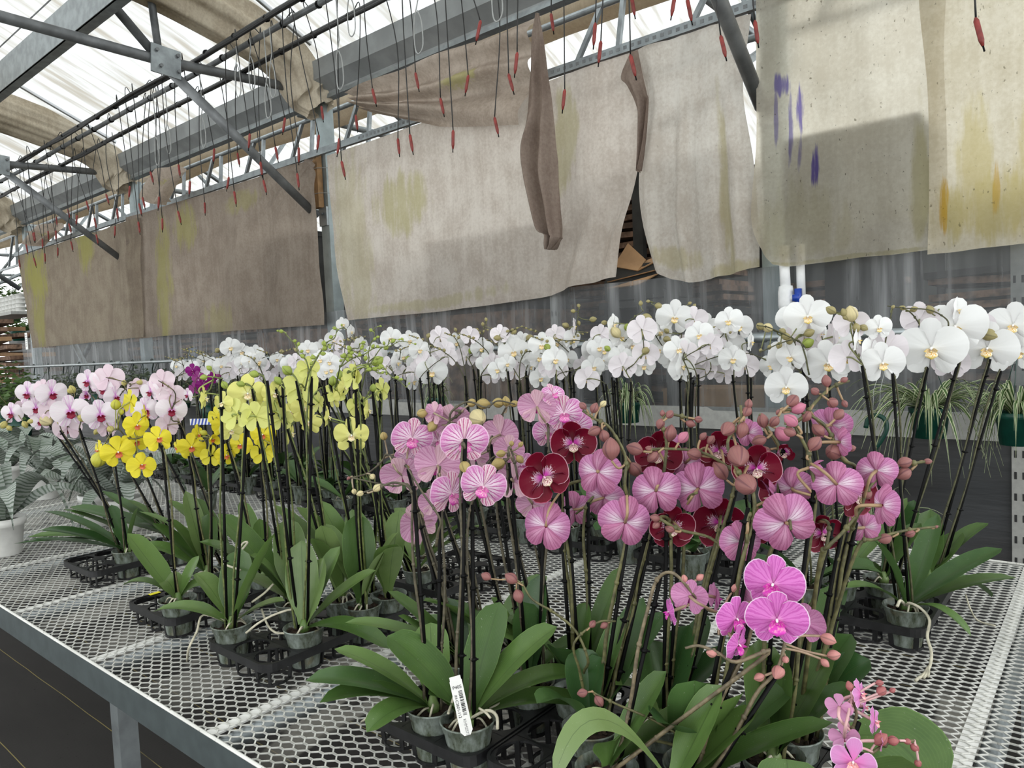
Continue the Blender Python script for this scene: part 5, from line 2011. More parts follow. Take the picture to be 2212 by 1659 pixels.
for P, lst in ((E1, [(836, 1374, .03, .095, .03, .1), (1204, 1354, .02, .082, .03, -.1), (1251, 1457, .0, .07, .045, .0), (1279, 1528, -.03, .062, .05, .0), (1080, 1300, .10, .075, .02, .0), (925, 1500, -.03, .055, .02, .0)]),
               (E2, [(660, 1470, -.02, .078, .035, .0), (690, 1518, -.05, .064, .045, .0), (792, 1582, -.09, .06, .04, .1), (722, 1402, .02, .055, .03, 0), (930, 1345, .08, .07, .02, 0)]),
               (E3, [(1168, 1240, .02, .075, -.01, .1), (1130, 1300, .0, .07, .02, .0), (1260, 1380, .0, .06, .03, 0)]),
               (E4, [(838, 1277, .0, .062, .01, .0), (745, 1345, .0, .055, .04, .0), (860, 1330, -.05, .06, .0, 0), (960, 1290, .05, .06, 0, 0)]), (E5, [(1060, 1290, .0, .065, .0, 0), (960, 1300, .04, .06, .02, 0), (1110, 1330, .0, .06, .03, 0)])):
    for (x, y, dd, w_, ar, ro_) in lst:
        P.leaf_px(x, y, ed(P) + dd, w_, ar, ro_, MAT['leaf'] if R.random() < .75 else MAT['leaf_dark'])
    P.crown_mesh()
cE = ed(E1)
E1.root_w([E1.crown + Vector((.0, 0, 0)), dep(1050, 1535, cE - .03), dep(1072, 1545, cE - .04), dep(1075, 1575, cE - .045)], .0028)
E1.root_w([dep(1035, 1530, cE - .02), dep(1050, 1540, cE - .035), dep(1060, 1552, cE - .04)], .0022)
E1.root_w([dep(1058, 1530, cE + .0), dep(1075, 1522, cE - .0), dep(1086, 1515, cE + .01)], .0022)
E1.root_w([dep(980, 1505, cE), dep(972, 1530, cE - .02), dep(968, 1542, cE - .03)], .0024)
E1.root_w([dep(988, 1538, cE - .03), dep(990, 1556, cE - .04)], .0022)
E2.root_w([dep(812, 1530, 1.36), dep(800, 1545, 1.34), onz(780, 1560, ZB + .006)], .002)
# barcode label standing in the pot
lb = MB()
A_, B_ = dep(984, 1470, cE - .055), dep(1010, 1588, cE - .062)
ax = (B_ - A_).normalized()
nrm = (CAM - (A_ + B_) / 2)
nrm = (nrm - ax * nrm.dot(ax)).normalized()
sx = nrm.cross(ax) * -1
wl = .0105
Ll = (B_ - A_).length
Mx = Matrix((sx, ax, nrm)).transposed().to_4x4()
if Mx.determinant() < 0:
    sx = -sx
    Mx = Matrix((sx, ax, nrm)).transposed().to_4x4()
lt = thing('plant_label', 'white barcode plant label standing in the frontmost pot', 'label')
Mx.translation = A_
lt.matrix_world = Mx
lb.box((0, Ll * .46, 0), (wl * 2, Ll * .92, .0012))
lb.box((0, -.003, 0), (wl * 1.8, .008, .001))
lb.add([(-wl, Ll * .92, .0006), (wl, Ll * .92, .0006), (wl * .5, Ll, .0006), (-wl * .5, Ll, .0006), (-wl, Ll * .92, -.0006), (wl, Ll * .92, -.0006), (wl * .5, Ll, -.0006), (-wl * .5, Ll, -.0006)], [(0, 1, 2, 3), (7, 6, 5, 4), (0, 4, 5, 1), (1, 5, 6, 2), (2, 6, 7, 3), (3, 7, 4, 0)])
lb.obj('card', [MAT['white_plastic']], lt, False)
sgn = 1 if sx.dot(RT) > 0 else -1
bc = MB()
rg = random.Random(9)
yy = Ll * .20
while yy < Ll * .64:
    w_ = rg.choice((.0006, .001, .0016))
    bc.box((sgn * wl * .35, yy, .0008), (wl * .62, w_, .0003))
    yy += w_ + rg.choice((.0007, .0011))
bc.obj('barcode', [MAT['ink']], lt, False)
# the lettering reads with local +Y running down the label
fx = 1 if sgn > 0 else -1
Rz = Matrix.Rotation(PI if fx > 0 else PI, 3, 'X')
text('P40S', lt, (-.0078 * fx, Ll * .125, .0009), .0078, (0, 0, PI if fx < 0 else 0), MAT['ink'])
text('IH-C2601-112', lt, (-.0055 * fx, Ll * .25, .0009), .0066, (0, 0, PI / 2), MAT['ink'])
text('KHM2573', lt, (-.0005, Ll * .70, .0009), .0068, (0, 0, PI / 2), grey)

# ---- burgundy with pink backs
def plant_px(var, x, y, label, **k):
    p = onz(x, y, ZB + .098)
    return Plant(var, p.x, p.y, label, **k)


F1 = Plant('burgundy', *tF(0, 2)[:2], 'burgundy orchid with two dark red blooms facing forward beside the striped pink orchids')
F2 = Plant('burgundy', *tF(1, 1)[:2], 'burgundy orchid with pink backed blooms turned away, second of its group from the left')
F3 = Plant('burgundy', *tF(2, 2)[:2], 'middle burgundy orchid, its big pink backed bloom above a dark red one')
F4 = Plant('burgundy', *tG(0, 1)[:2], 'burgundy orchid with the largest pink backed bloom, just above the small magenta blooms')
F5 = Plant('burgundy', *tG(1, 2)[:2], 'burgundy orchid with a half open tulip shaped pink bloom, upper right of its group')
F6 = Plant('burgundy', *tG(1, 3)[:2], 'burgundy orchid at the right of its group, two long bud sprays reaching right')
f1, f2, f3, f4, f5, f6 = (pdepth(P, 1.3) for P in (F1, F2, F3, F4, F5, F6))
kw = dict(thick=.0036)
F1.spike_px(1205, 1020, f1, (-.01, 0), **kw)
F1.spike_px(1222, 1040, f1, (.01, 0), path=[(1345, 1020, f1 - .06), (1350, 985, f1 - .06), (1318, 925, f1 - .06), (1285, 905, f1 - .06), (1258, 887, f1 - .06)], **kw)
F2.spike_px(1367, 1085, f2, (.0, 0), path=[(1350, 1050, f2 - .02), (1352, 990, f2 - .02), (1330, 940, f2 - .02)], **kw)
F2.spike_px(1440, 1020, f2 + .05, (.01, 0), path=[(1440, 960, f2 + .05), (1432, 920, f2 + .05), (1440, 895, f2 + .05), (1500, 905, f2 + .05)], **kw)
F3.spike_px(1440, 1112, f3, (.0, 0), path=[(1425, 1120, f3 - .04), (1470, 1145, f3 - .04), (1530, 1160, f3 - .05), (1570, 1190, f3 - .06)], **kw)
F3.spike_px(1590, 1060, f3, (.01, 0), path=[(1588, 1025, f3), (1570, 1008, f3), (1535, 985, f3), (1490, 972, f3), (1420, 970, f3), (1390, 976, f3)], **kw)
F4.spike_px(1616, 1097, f4, (-.015, 0), **kw)
F4.spike_px(1636, 1108, f4, (.01, 0), path=[(1625, 1060, f4), (1590, 1010, f4 + .03), (1572, 955, f4 + .05), (1600, 910, f4 + .05), (1600, 875, f4 + .05)], **kw)
F5.spike_px(1758, 1058, f5, (.0, 0), path=[(1750, 1000, f5), (1745, 975, f5), (1722, 930, f5), (1716, 915, f5), (1695, 915, f5)], **kw)
F5.spike_px(1690, 960, f5 + .06, (-.02, 0), path=[(1660, 930, f5 + .06), (1645, 900, f5 + .06), (1640, 895, f5 + .06)], **kw)
F6.spike_px(1848, 1003, f6, (.0, 0), path=[(1818, 990, f6 - .02), (1790, 930, f6 - .02), (1755, 900, f6 - .02), (1705, 885, f6 - .02), (1680, 890, f6 - .02)], **kw)
F6.spike_px(1850, 1128, f6, (.015, 0), path=[(1860, 1095, f6 - .05), (1880, 1050, f6 - .05), (1930, 1010, f6 - .05), (2005, 996, f6 - .05)], **kw)
i_ = F6.spike_px(1770, 1220, f6 - .08, stake=False, path=[(1790, 1180, f6 - .10), (1820, 1150, f6 - .10), (1870, 1090, f6 - .10)], **kw)
i2_ = F6.spike_px(1850, 1190, f6 - .05, stake=False, path=[(1890, 1165, f6 - .06), (1950, 1147, f6 - .06), (2028, 1137, f6 - .06)], thick=.003)
F6.spikes[i2_]['a'] = F6.crown + Vector((.01, -.01, 0))
i3_ = F5.spike_px(1735, 900, f5 + .05, stake=False, path=[(1770, 860, f5 + .05), (1800, 835, f5 + .05), (1835, 823, f5 + .05)], thick=.003)
F5.spikes[i3_]['a'] = dep(1700, 925, f5 + .06)
allF = [F1, F2, F3, F4, F5, F6]
for P_, x_, y_, f_ in ((F1, 1270, 1085, f1), (F2, 1398, 1150, f2), (F3, 1472, 1105, f3), (F3, 1560, 1135, f3), (F4, 1700, 1120, f4), (F5, 1800, 1130, f5), (F6, 1828, 1150, f6)):
    P_.spike_px(x_, y_, f_ + .03, (R.uniform(-.02, .02), .01), thick=.0036)
zone(allF,
     [(1175, 1030, 108, 12, dict(p=0, roll=28, dd=-.06, pitch=0)), (1238, 958, 94, 0, dict(p=0, roll=2)), (1420, 981, 98, 5, dict(p=1, dd=.06)), (1555, 1130, 108, 0, dict(p=2, dd=.05, roll=-3)), (1553, 975, 86, -5, dict(p=2, dd=.08)), (1634, 1012, 100, 10, dict(p=3, dd=.05)),
      (1452, 1139, 92, 10, dict(p=2, dd=.05)), (1850, 1070, 96, 48, dict(p=5, dd=.03)), (1776, 1152, 82, 30, dict(p=4, dd=.05)), (1665, 1075, 84, -70, dict(p=3, dd=.04)),
      (1292, 1020, 96, 160, dict(p=0, dd=-.04, roll=5)), (1180, 1137, 98, 155, dict(p=0, dd=-.05, roll=15)), (1417, 1060, 98, 178, dict(p=1, dd=-.04, roll=-8)), (1508, 1055, 106, 165, dict(p=2, dd=-.03, roll=-10)), (1350, 1128, 106, 185, dict(p=1, dd=-.01, roll=15)), (1697, 1128, 122, 195, dict(p=3, dd=-.05, roll=-28, pitch=0)),
      (1807, 1046, 96, 165, dict(p=4, dd=-.02)), (1893, 1017, 78, 190, dict(p=5)), (1907, 1092, 90, 120, dict(p=5, dd=-.04)), (1304, 1075, 82, 170, dict(p=0, dd=.04)), (1796, 918, 80, 175, dict(p=4, dd=.05, pitch=-20)), (1692, 978, 62, 10, dict(p=4, half=True, pitch=-5)), (1749, 1010, 58, 100, dict(p=4, half=True)),
      (1712, 1055, 86, 175, dict(p=4, dd=.04)), (1866, 1139, 66, 170, dict(p=5, dd=.04)), (1616, 936, 58, 170, dict(p=3, dd=.09)), (1435, 952, 56, 175, dict(p=1, dd=.09)), (1600, 1170, 84, 200, dict(p=3, dd=.03, pitch=10)), (1815, 955, 62, 120, dict(p=4, dd=.04)), (1240, 1100, 74, 180, dict(p=0, dd=.07)), (1480, 1000, 60, 170, dict(p=2, dd=.10)), (1660, 1140, 74, 20, dict(p=3, dd=.08))],
     [(1250 + x / 4.424, 800 + y / 4.424, r / 4.424 * .92) + k for x, y, r, k in [(40, 340, 40, ()), (150, 360, 50, ()), (235, 320, 35, ('cream',)), (150, 580, 60, ()), (245, 630, 60, ()), (310, 750, 100, ()), (780, 510, 50, ()), (875, 600, 75, ()), (1000, 640, 60, ('pinkbud',)), (870, 420, 45, ()), (800, 410, 30, ()),
      (1070, 510, 45, ()), (1145, 470, 40, ()), (535, 750, 75, ()), (670, 750, 35, ()), (710, 830, 60, ()), (540, 950, 75, ()), (1105, 800, 70, ()), (1190, 630, 40, ()), (1265, 665, 45, ()), (1425, 560, 80, ()), (1560, 570, 75, ()), (1610, 390, 55, ()), (1625, 320, 45, ()), (1760, 480, 65, ()), (1870, 490, 55, ()),
      (1725, 670, 65, ()), (1770, 780, 65, ()), (1525, 820, 120, ()), (1600, 1090, 120, ()), (1350, 960, 90, ()), (730, 1410, 45, ()), (870, 1515, 45, ()), (740, 1480, 40, ())]] +
     [(1550 + x / 4.424, 800 + y / 4.424, r / 4.424 * .92) + k for x, y, r, k in [(720, 290, 70, ()), (930, 200, 45, ()), (1040, 100, 55, ()), (1210, 90, 35, ()), (1100, 310, 60, ()), (1215, 320, 35, ()), (1160, 420, 60, ()), (850, 440, 55, ()), (960, 570, 65, ()), (930, 700, 75, ()), (1110, 780, 90, ()), (1280, 745, 40, ()),
      (690, 590, 55, ()), (1790, 880, 65, ()), (1780, 990, 70, ()), (2010, 870, 35, ()), (1430, 1190, 50, ()), (1600, 1610, 60, ()), (1840, 1560, 45, ()), (580, 400, 28, ()), (770, 360, 70, ('pinkbud',)), (700, 480, 70, ('pinkbud',)), (620, 610, 80, ('pinkbud',)), (2090, 1495, 18, ())]])
# low side sprays
for P, dd, pth, bl in ((F1, f1 - .14, [(1270, 1425), (1245, 1365), (1200, 1325), (1150, 1295), (1128, 1262), (1105, 1248)], [(1050, 1245, 10), (1104, 1249, 13), (1120, 1288, 13)]), (F2, f2 - .12, [(1510, 1620), (1420, 1560), (1330, 1520), (1280, 1495)], [(1258, 1497, 10), (1294, 1514, 11)]), (F2, f2 - .02, [(1240, 1390), (1290, 1345), (1330, 1342)], [(1280, 1348, 8), (1305, 1351, 8)])):
    i_ = P.spike_px(pth[0][0], pth[0][1], dd, stake=False, path=[(x, y, dd) for x, y in pth[1:]], thick=.0024)
    P.spikes[i_]['a'] = P.crown.lerp(dep(pth[0][0], pth[0][1], dd), .4)
    for x, y, r in bl:
        P.bud_px(x, y, dd, r, i_)
for P, lst in ((F1, [(1344, 1222, .05, .05, .02), (1270, 1300, .0, .065, .02), (1200, 1400, -.1, .06, .03), (1360, 1330, .0, .06, .02), (1150, 1370, -.02, .06, .02)]), (F2, [(1350, 1330, .03, .07, .02), (1440, 1320, .05, .065, .02), (1250, 1400, .03, .07, .02), (1300, 1420, .0, .065, .03), (1390, 1290, .08, .06, 0), (1160, 1520, -.05, .07, .05)]),
               (F3, [(1400, 1380, .04, .075, .01), (1530, 1330, .06, .07, .0), (1580, 1400, .03, .06, .02), (1490, 1350, .02, .075, 0), (1330, 1480, -.02, .07, .04)]), (F4, [(1545, 1475, .0, .085, -.02), (1500, 1470, -.04, .08, .0), (1600, 1500, -.06, .085, .0), (1720, 1480, .0, .07, .0), (1420, 1560, -.06, .08, .04)]),
               (F5, [(1700, 1420, .0, .08, .0), (1800, 1400, .03, .075, .0), (1640, 1380, .05, .07, .0), (1850, 1480, .0, .07, .02)]), (F6, [(1880, 1425, .0, .075, .03), (1760, 1330, .05, .07, 0), (1840, 1370, .05, .07, .02), (1800, 1260, .1, .07, 0)])):
    for (x, y, dd, w_, ar) in lst:
        P.leaf_px(x, y, ed(P) + dd, w_, ar, R.uniform(-.2, .2), R.choice((MAT['leaf'], MAT['leaf_dark'])))
    P.crown_mesh()
# the long leaf arching over in the foreground
dl = 1.0
F3.leaf_w(dep(1195, 1690, .98), .046, .0, .25, MAT['leaf_light'], base=dep(1440, 1680, 1.02), ctrl=dep(1265, 1420, .99), fold=.05)

# ---- magenta veined
G1 = Plant('magenta', *tG(0, 0)[:2], 'magenta veined orchid low in front of the burgundy group, two large blooms facing forward')
G2 = Plant('magenta', *tF(2, 0)[:2], 'magenta veined orchid left of the low front one, its star shaped blooms seen from behind')
g1, g2 = pdepth(G1, 1.1) - .02, pdepth(G2, 1.1) + .0
G1.spike_px(1625, 1330, g1 + .03, (-.01, .0), thick=.0034)
G1.spike_px(1690, 1440, g1 + .02, (.0, .0), path=[(1693, 1400, g1 + .03), (1697, 1350, g1 + .03), (1700, 1290, g1 + .03)], thick=.0034)
G2.spike_px(1428, 1240, g2 + .02, (.0, .0), path=[(1458, 1240, g2), (1520, 1310, g2), (1555, 1325, g2)], thick=.0034)
i_ = G2.spike_px(1660, 1410, g1, stake=False, path=[(1590, 1430, g1), (1550, 1410, g1), (1510, 1395, g1), (1480, 1400, g1)], thick=.003)
G2.spikes[i_]['a'] = G2.crown + Vector((.01, 0, 0))
zone([G1, G2], [(1678, 1338, 122, 3, dict(p=0, dd=-.035, pitch=4, roll=-2)), (1670, 1262, 120, -8, dict(p=0, dd=.0, pitch=-4, roll=-8)), (1590, 1336, 92, 38, dict(p=0, dd=-.01, roll=-5)), (1594, 1392, 84, 62, dict(p=0, dd=-.02, pitch=12)), (1490, 1288, 74, 172, dict(p=1)), (1546, 1290, 62, 110, dict(p=1, dd=.02)), (1446, 1322, 60, -75, dict(p=1)),
      (1738, 1345, 84, 170, dict(p=0, dd=.03)), (1625, 1300, 70, 160, dict(p=0, dd=.05))],
     [(1681, 1452, 15), (1789, 1381, 14), (1801, 1415, 12), (1782, 1432, 9), (1478, 1250, 8), (1512, 1247, 8), (1588, 1268, 11), (1537, 1411, 10), (1640, 1463, 10), (1697, 1425, 8)])
for P, lst in ((G1, [(1560, 1480, .0, .075, .0), (1640, 1530, .0, .08, .0), (1800, 1560, 0, .07, .02)]), (G2, [(1440, 1450, 0, .07, 0), (1500, 1520, 0, .07, .0), (1330, 1600, -.03, .06, .03)])):
    for (x, y, dd, w_, ar) in lst:
        P.leaf_px(x, y, ed(P) + dd, w_, ar, R.uniform(-.2, .2), MAT['leaf'])
# ---- small pink at the lower right corner
H1 = Plant('pinksmall', *tG(2, 0)[:2], 'small pink orchid at the bottom right, nearest the camera, with a big glossy leaf')
h1 = pdepth(H1, 1.0)
H1.spike_px(1855, 1560, h1 - .02, (.0, 0), path=[(1850, 1540, h1 - .02), (1840, 1510, h1 - .02)])
H1.spike_px(1870, 1640, h1 - .04, (.01, 0), path=[(1880, 1630, h1 - .04), (1920, 1605, h1 - .04), (1975, 1600, h1 - .04)])
zone([H1], [(1813, 1527, 60, 165), (1859, 1498, 62, 70, dict(pitch=-10)), (1889, 1557, 62, 75, dict(pitch=-5)), (1824, 1592, 66, 175), (1843, 1645, 96, 0, dict(pitch=-10, dd=-.03)), (1868, 1525, 46, 80, dict(dd=.02)), (1905, 1600, 42, 100)],
     [(1903, 1597, 14), (1928, 1600, 11), (1976, 1615, 9), (1983, 1649, 8), (1904, 1492, 11), (1928, 1491, 6), (1900, 1475, 7), (1835, 1482, 9), (1960, 1602, 7)])
H1.leaf_w(dep(2005, 1700, .93), .105, 0, -.55, MAT['leaf'], base=dep(1835, 1590, 1.02), ctrl=dep(1965, 1570, .98), fold=.1)
H1.leaf_px(1990, 1660, .90, .10, .02, .2, MAT['leaf'])
H1.leaf_px(1700, 1640, 1.0, .08, .02, .0, MAT['leaf'])

# ---- largest whites at the right bench end
W1 = Plant('white', *tW(2, 0)[:2], 'large white orchid whose long white root hangs from the pot onto the bench')
W2 = Plant('white', *tW(2, 3)[:2], 'large white orchid with blooms cut by the right picture edge')
W3 = Plant('white', *tW(0, 1)[:2], 'large white orchid left in the right end tray, one bloom low beside the steel post')
W4 = Plant('white', *tW(1, 2)[:2], 'large white orchid with the two broadest forward facing blooms, in the right end tray')
w1, w2, w3, w4 = (pdepth(P, 1.5) for P in (W1, W2, W3, W4))
W3.spike_px(1735, 800, w3, (-.01, 0))
W3.spike_px(1790, 815, w3, (.01, 0))
W1.spike_px(1862, 790, w1, (-.01, 0))
W1.spike_px(1928, 805, w1, (.01, 0))
W4.spike_px(2005, 788, w4, (-.01, 0))
W4.spike_px(2075, 765, w4, (.01, 0))
W2.spike_px(2139, 776, w2, (-.01, 0))
W2.spike_px(2166, 790, w2, (.01, 0))
zone([W1, W2, W3, W4],
     [(1745, 683, 90, 0, dict(p=2)), (1709, 770, 64, -28, dict(p=2)), (1788, 784, 97, 3, dict(p=2, dd=-.03)), (1698, 836, 84, 0, dict(p=2, dd=-.02)), (1801, 727, 66, 110, dict(p=2)), (1898, 708, 54, 15, dict(p=0)), (1906, 784, 88, 12, dict(p=0)), (1853, 734, 50, 75, dict(p=0)), (1918, 752, 78, 165, dict(p=0, dd=.03)),
      (2012, 752, 126, -3, dict(p=3, dd=-.02)), (2063, 705, 118, 2, dict(p=3)), (1987, 690, 74, 165, dict(p=3, dd=.03)), (2067, 668, 52, 80, dict(p=3)), (2132, 752, 112, 0, dict(p=1)), (2188, 702, 96, 0, dict(p=1)), (2200, 760, 80, 10, dict(p=1, dd=.02)), (1839, 698, 68, 170, dict(p=0, dd=.03)), (1737, 724, 72, 175, dict(p=2, dd=.04)), (1830, 772, 72, 175, dict(p=0, dd=.04)), (2054, 782, 72, 170, dict(p=3, dd=.04)),
      (1880, 755, 60, 60, dict(p=0, dd=.02)), (2110, 705, 70, 170, dict(p=1, dd=.03)), (1770, 720, 60, 60, dict(p=2, dd=.03)), (1760, 765, 60, 170, dict(p=2, dd=.05))],
     [(1795, 670, 10), (1824, 676, 9), (1838, 678, 16, 'cream'), (1748, 719, 10), (1745, 741, 12, 'green'), (1698, 727, 9), (1705, 737, 8), (1683, 746, 7), (1642, 705, 9), (1658, 708, 11, 'cream'), (1850, 708, 9), (1866, 708, 8), (2009, 669, 9), (1974, 668, 7), (1950, 665, 6), (1929, 663, 4), (2135, 723, 15), (1827, 685, 7), (1643, 757, 4), (1662, 750, 5), (1690, 715, 7)])
for P, dd, pth in ((W3, w3 - .03, [(1740, 770), (1725, 735), (1690, 740), (1655, 755), (1640, 760)]), (W3, w3 - .02, [(1735, 745), (1700, 725), (1660, 707), (1635, 703)]), (W4, w4 - .02, [(2045, 690), (2010, 670), (1960, 666), (1917, 661)])):
    i_ = P.spike_px(pth[0][0], pth[0][1], dd, stake=False, path=[(x, y, dd) for x, y in pth[1:]], thick=.002)
    P.spikes[i_]['a'] = dep(pth[0][0] + 8, pth[0][1] + 40, dd)
for P, lst in ((W1, [(2165, 1185, .0, .075, .02, 0), (2195, 1248, .0, .06, .03, 0), (1888, 1168, .0, .07, .04, 0), (2098, 1375, -.12, .05, .06, .2), (1830, 1270, -.02, .05, .04, 0), (2025, 1110, .03, .06, -.02, 0)]), (W2, [(2135, 1130, .0, .07, .03, .1), (2142, 1290, .0, .07, .05, 0), (2010, 1100, .03, .07, 0, 0), (2080, 1150, .0, .08, .0, 0)]), (W3, [(1850, 1180, .0, .07, .02, 0), (1780, 1200, .0, .06, .03, 0), (1800, 1330, -.05, .06, .05, 0), (1960, 1075, .1, .06, 0, 0)]), (W4, [(1990, 1130, .0, .07, .02, 0), (1860, 1210, .0, .06, .03, 0), (1975, 1080, .08, .07, 0, 0)])):
    for (x, y, dd, w_, ar, ro_) in lst:
        P.leaf_px(x, y, ed(P) + dd, w_, ar, ro_, R.choice((MAT['leaf'], MAT['leaf_dark'])))
    P.crown_mesh()
cW = ed(W1)
W1.root_w([W1.crown, dep(1965, 1303, cW - .03), dep(1990, 1315, cW - .05), dep(2008, 1340, cW - .06), dep(2003, 1375, cW - .07), dep(2012, 1410, cW - .10), onz(2006, 1445, ZB + .006), onz(1978, 1470, ZB + .005)], .0034)
for q in ((1995, 1465), (2004, 1462), (1985, 1466)):
    W1.root_w([onz(2006, 1440, ZB + .006), onz((q[0] + 2008) / 2, (q[1] + 1445) / 2, ZB + .007), onz(*q, ZB + .004)], .003)
W1.root_w([W1.crown, dep(1945, 1297, cW - .03), dep(1938, 1310, cW - .05)], .0034)
W2.root_w([dep(2086, 1285, 1.85), dep(2096, 1315, 1.80), onz(2112, 1340, ZB + .006), onz(2150, 1352, ZB + .004)], .0022)

# ---- a few plants in the middle of the bench behind the front groups
for k, (x, y, var, lb) in enumerate([(1495, 1190, 'white', 'white orchid pot seen between the burgundy stakes, mid bench'), (1300, 1130, 'white', 'white orchid pot mid bench behind the burgundy group, leftmost of two there'), (740, 1075, 'white', 'white orchid in the dark tray behind the pale yellow blooms'), (1745, 1260, 'white', 'white orchid pot behind the magenta veined blooms, mid bench')]):
    P = plant_px(var, x, y, lb)
    P.leaves(5, mat=MAT['leaf_dark'])
    zz = P.o.z + .66
    t_ = P.o + Vector((R.uniform(-.02, .02), .02, .64))
    i_ = P.spike(t_, (0, 0))
    for j in range(4):
        q = t_ + RT * R.uniform(-.09, .09) + Vector((0, 0, R.uniform(.0, .13)))
        if k == 2:
            P.flower(q, .085, (CAM - q) + RT * R.uniform(-1, 1), R.uniform(-.2, .2), i_)
        else:
            P.flower(q + Vector((0, .10, .03)), .085, (CAM - q) + RT * R.uniform(-1, 1), R.uniform(-.2, .2), i_)
tQ = tray_at(onz(800, 1090, ZB + .06).x, onz(760, 1100, ZB + .06).y - .03, 4, 3, 'dark carrier tray behind the pale yellow orchid stakes')
tR = tray_at(-.94, 1.93, 2, 2, 'small carrier tray mid bench seen between the burgundy stakes') if False else None

# ---- back row of whites
row_fl = [(1457, 685, 74, 5), (1455, 763, 72, 0), (1524, 708, 62, 5), (1566, 755, 84, 0), (1596, 705, 58, 10), (1622, 738, 44, 75), (1426, 716, 50, 15), (1109, 759, 62, 0), (933, 803, 63, 0), (845, 730, 46, -10), (812, 763, 47, 0), (906, 755, 46, 20), (950, 727, 46, 165), (1170, 745, 54, 0), (1237, 732, 48, 45), (1279, 755, 50, 30),
          (1224, 774, 46, 10), (1311, 781, 50, 0), (1387, 712, 62, 175), (953, 766, 46, 170), (1007, 770, 46, 180), (1080, 722, 42, 160), (1127, 737, 42, 20), (1344, 727, 52, 0), (1297, 722, 44, 160), (722, 732, 40, 10), (758, 716, 30, 60), (761, 760, 38, 170), (665, 755, 40, 0), (694, 752, 38, 20), (723, 740, 38, 160), (498, 750, 42, 0), (522, 760, 38, 10), (551, 764, 38, 0),
          (496, 786, 42, -10), (530, 788, 36, 170), (560, 780, 34, 20), (700, 785, 38, 10), (680, 775, 34, 160), (870, 770, 42, 20), (885, 735, 42, 0), (1040, 752, 46, 10), (1065, 785, 44, 170), (1150, 775, 46, 0), (1200, 722, 42, 160), (1262, 790, 44, 175), (1340, 770, 50, 10), (1395, 765, 56, 175), (1490, 745, 56, 170), (1500, 690, 56, 165), (1535, 745, 50, 170), (1420, 755, 54, 20),
          (835, 790, 40, 170), (985, 740, 42, 20), (1015, 725, 40, 170), (1185, 795, 44, 165), (1325, 700, 44, 60), (1365, 745, 52, 30), (1570, 700, 50, 160), (1240, 705, 36, 100), (740, 700, 30, 30), (780, 745, 36, 40), (920, 780, 42, 160), (1095, 785, 40, 20), (1390, 790, 50, 10), (640, 780, 34, 170)]
row_bd = [(1222, 703, 7), (1238, 672, 5), (1250, 660, 4), (1281, 690, 7), (1305, 697, 6), (1330, 718, 12, 'cream'), (1355, 707, 8, 'green'), (1397, 687, 11), (1423, 661, 8), (1384, 655, 5), (1400, 651, 4), (1440, 733, 8), (1395, 757, 9), (1440, 715, 6), (1485, 668, 6), (1490, 655, 4), (1500, 660, 4), (1478, 670, 6), (1562, 707, 6), (1575, 712, 5), (1182, 750, 8, 'green'), (1143, 729, 7), (1074, 730, 7), (1066, 776, 9, 'green'),
          (1110, 717, 6), (1043, 700, 4), (1050, 690, 4), (1018, 757, 7, 'green'), (960, 770, 7, 'green'), (882, 775, 7, 'green'), (955, 740, 5), (984, 712, 4), (925, 725, 5), (1312, 753, 7, 'green'), (1158, 770, 5), (470, 757, 6), (608, 760, 5), (640, 756, 5), (1250, 698, 5), (1450, 740, 6), (1018, 730, 5), (1030, 712, 4)]
rows = []
for j, (Yr, n, x0, dx) in enumerate(((2.085, 16, -1.02, .235), (2.36, 16, -.95, .235))):
    for i in range(n):
        x = x0 - i * dx - (.01 * (i % 3))
        q = Vector((x, Yr + R.uniform(-.02, .02), 0))
        rows.append((q.x, q.y, j))
WR = []
for (x, y, j) in rows:
    P = Plant('white', x, y, '', group='white orchids in the back row')
    WR.append(P)
    sx0, sy0, sd = proj(Vector((x, y, 1.4)))
    for k in range(3):
        hgt = R.uniform(1.34, 1.40)
        P.spike(Vector((x + R.uniform(-.055, .055), y + R.uniform(-.05, .03), hgt)), (R.uniform(-.02, .02), R.uniform(-.02, .02)), thick=.0024)
    P.leaves(4, mat=MAT['leaf_dark'], L=(.12, .19))
zone(WR, [(x, y, w_, yw) for x, y, w_, yw in row_fl], row_bd, .03)
# blooms further back in the row
for P in WR:
    for i_, s in enumerate(P.spikes):
        for k in range(R.choice((0, 1, 1, 2))):
            q = s['top'] + RT * R.uniform(-.10, .10) + Vector((0, R.uniform(.02, .08), R.uniform(-.0, .10)))
            yw = math.radians(R.choice((0, 20, -25, 60, 150, 175, 190)))
            dq = CAM - q
            dq.z = 0
            dq.normalize()
            P.flower(q, R.uniform(.078, .092), dq * math.cos(yw) + RT * math.sin(yw), R.uniform(-.25, .25), i_)
        if R.random() < .5:
            q = s['top'] + RT * R.uniform(-.12, .12) + Vector((0, 0, R.uniform(.10, .16)))
            for k in range(4):
                P.bud(q + RT * k * .018 * (1 if q.x > s['top'].x else -1) + Vector((0, 0, .006 * k)), .016 - .0025 * k, i_, 'white')
for j, nm in ((0, 'back row front line'), (1, 'back row rear line')):
    lst = [P for P, r in zip(WR, rows) if r[2] == j]
    lst.sort(key=lambda P: -P.o.x)
    for i, P in enumerate(lst):
        P.root['label'] = f'white orchid, {ordn(i + 1)} in the {nm} leftward from the right steel post'
for P in PLANTS[:45]:
    for k in range(3):
        a_ = P.rng.uniform(0, 6.28)
        dv_ = Vector((math.cos(a_), math.sin(a_), 0))
        P.root_w([P.crown + dv_ * .006, P.crown + dv_ * .022 + Vector((0, 0, P.rng.uniform(.0, .012))), P.crown + dv_ * .036 + Vector((dv_.y * .01, -dv_.x * .01, -.012))], .0021)
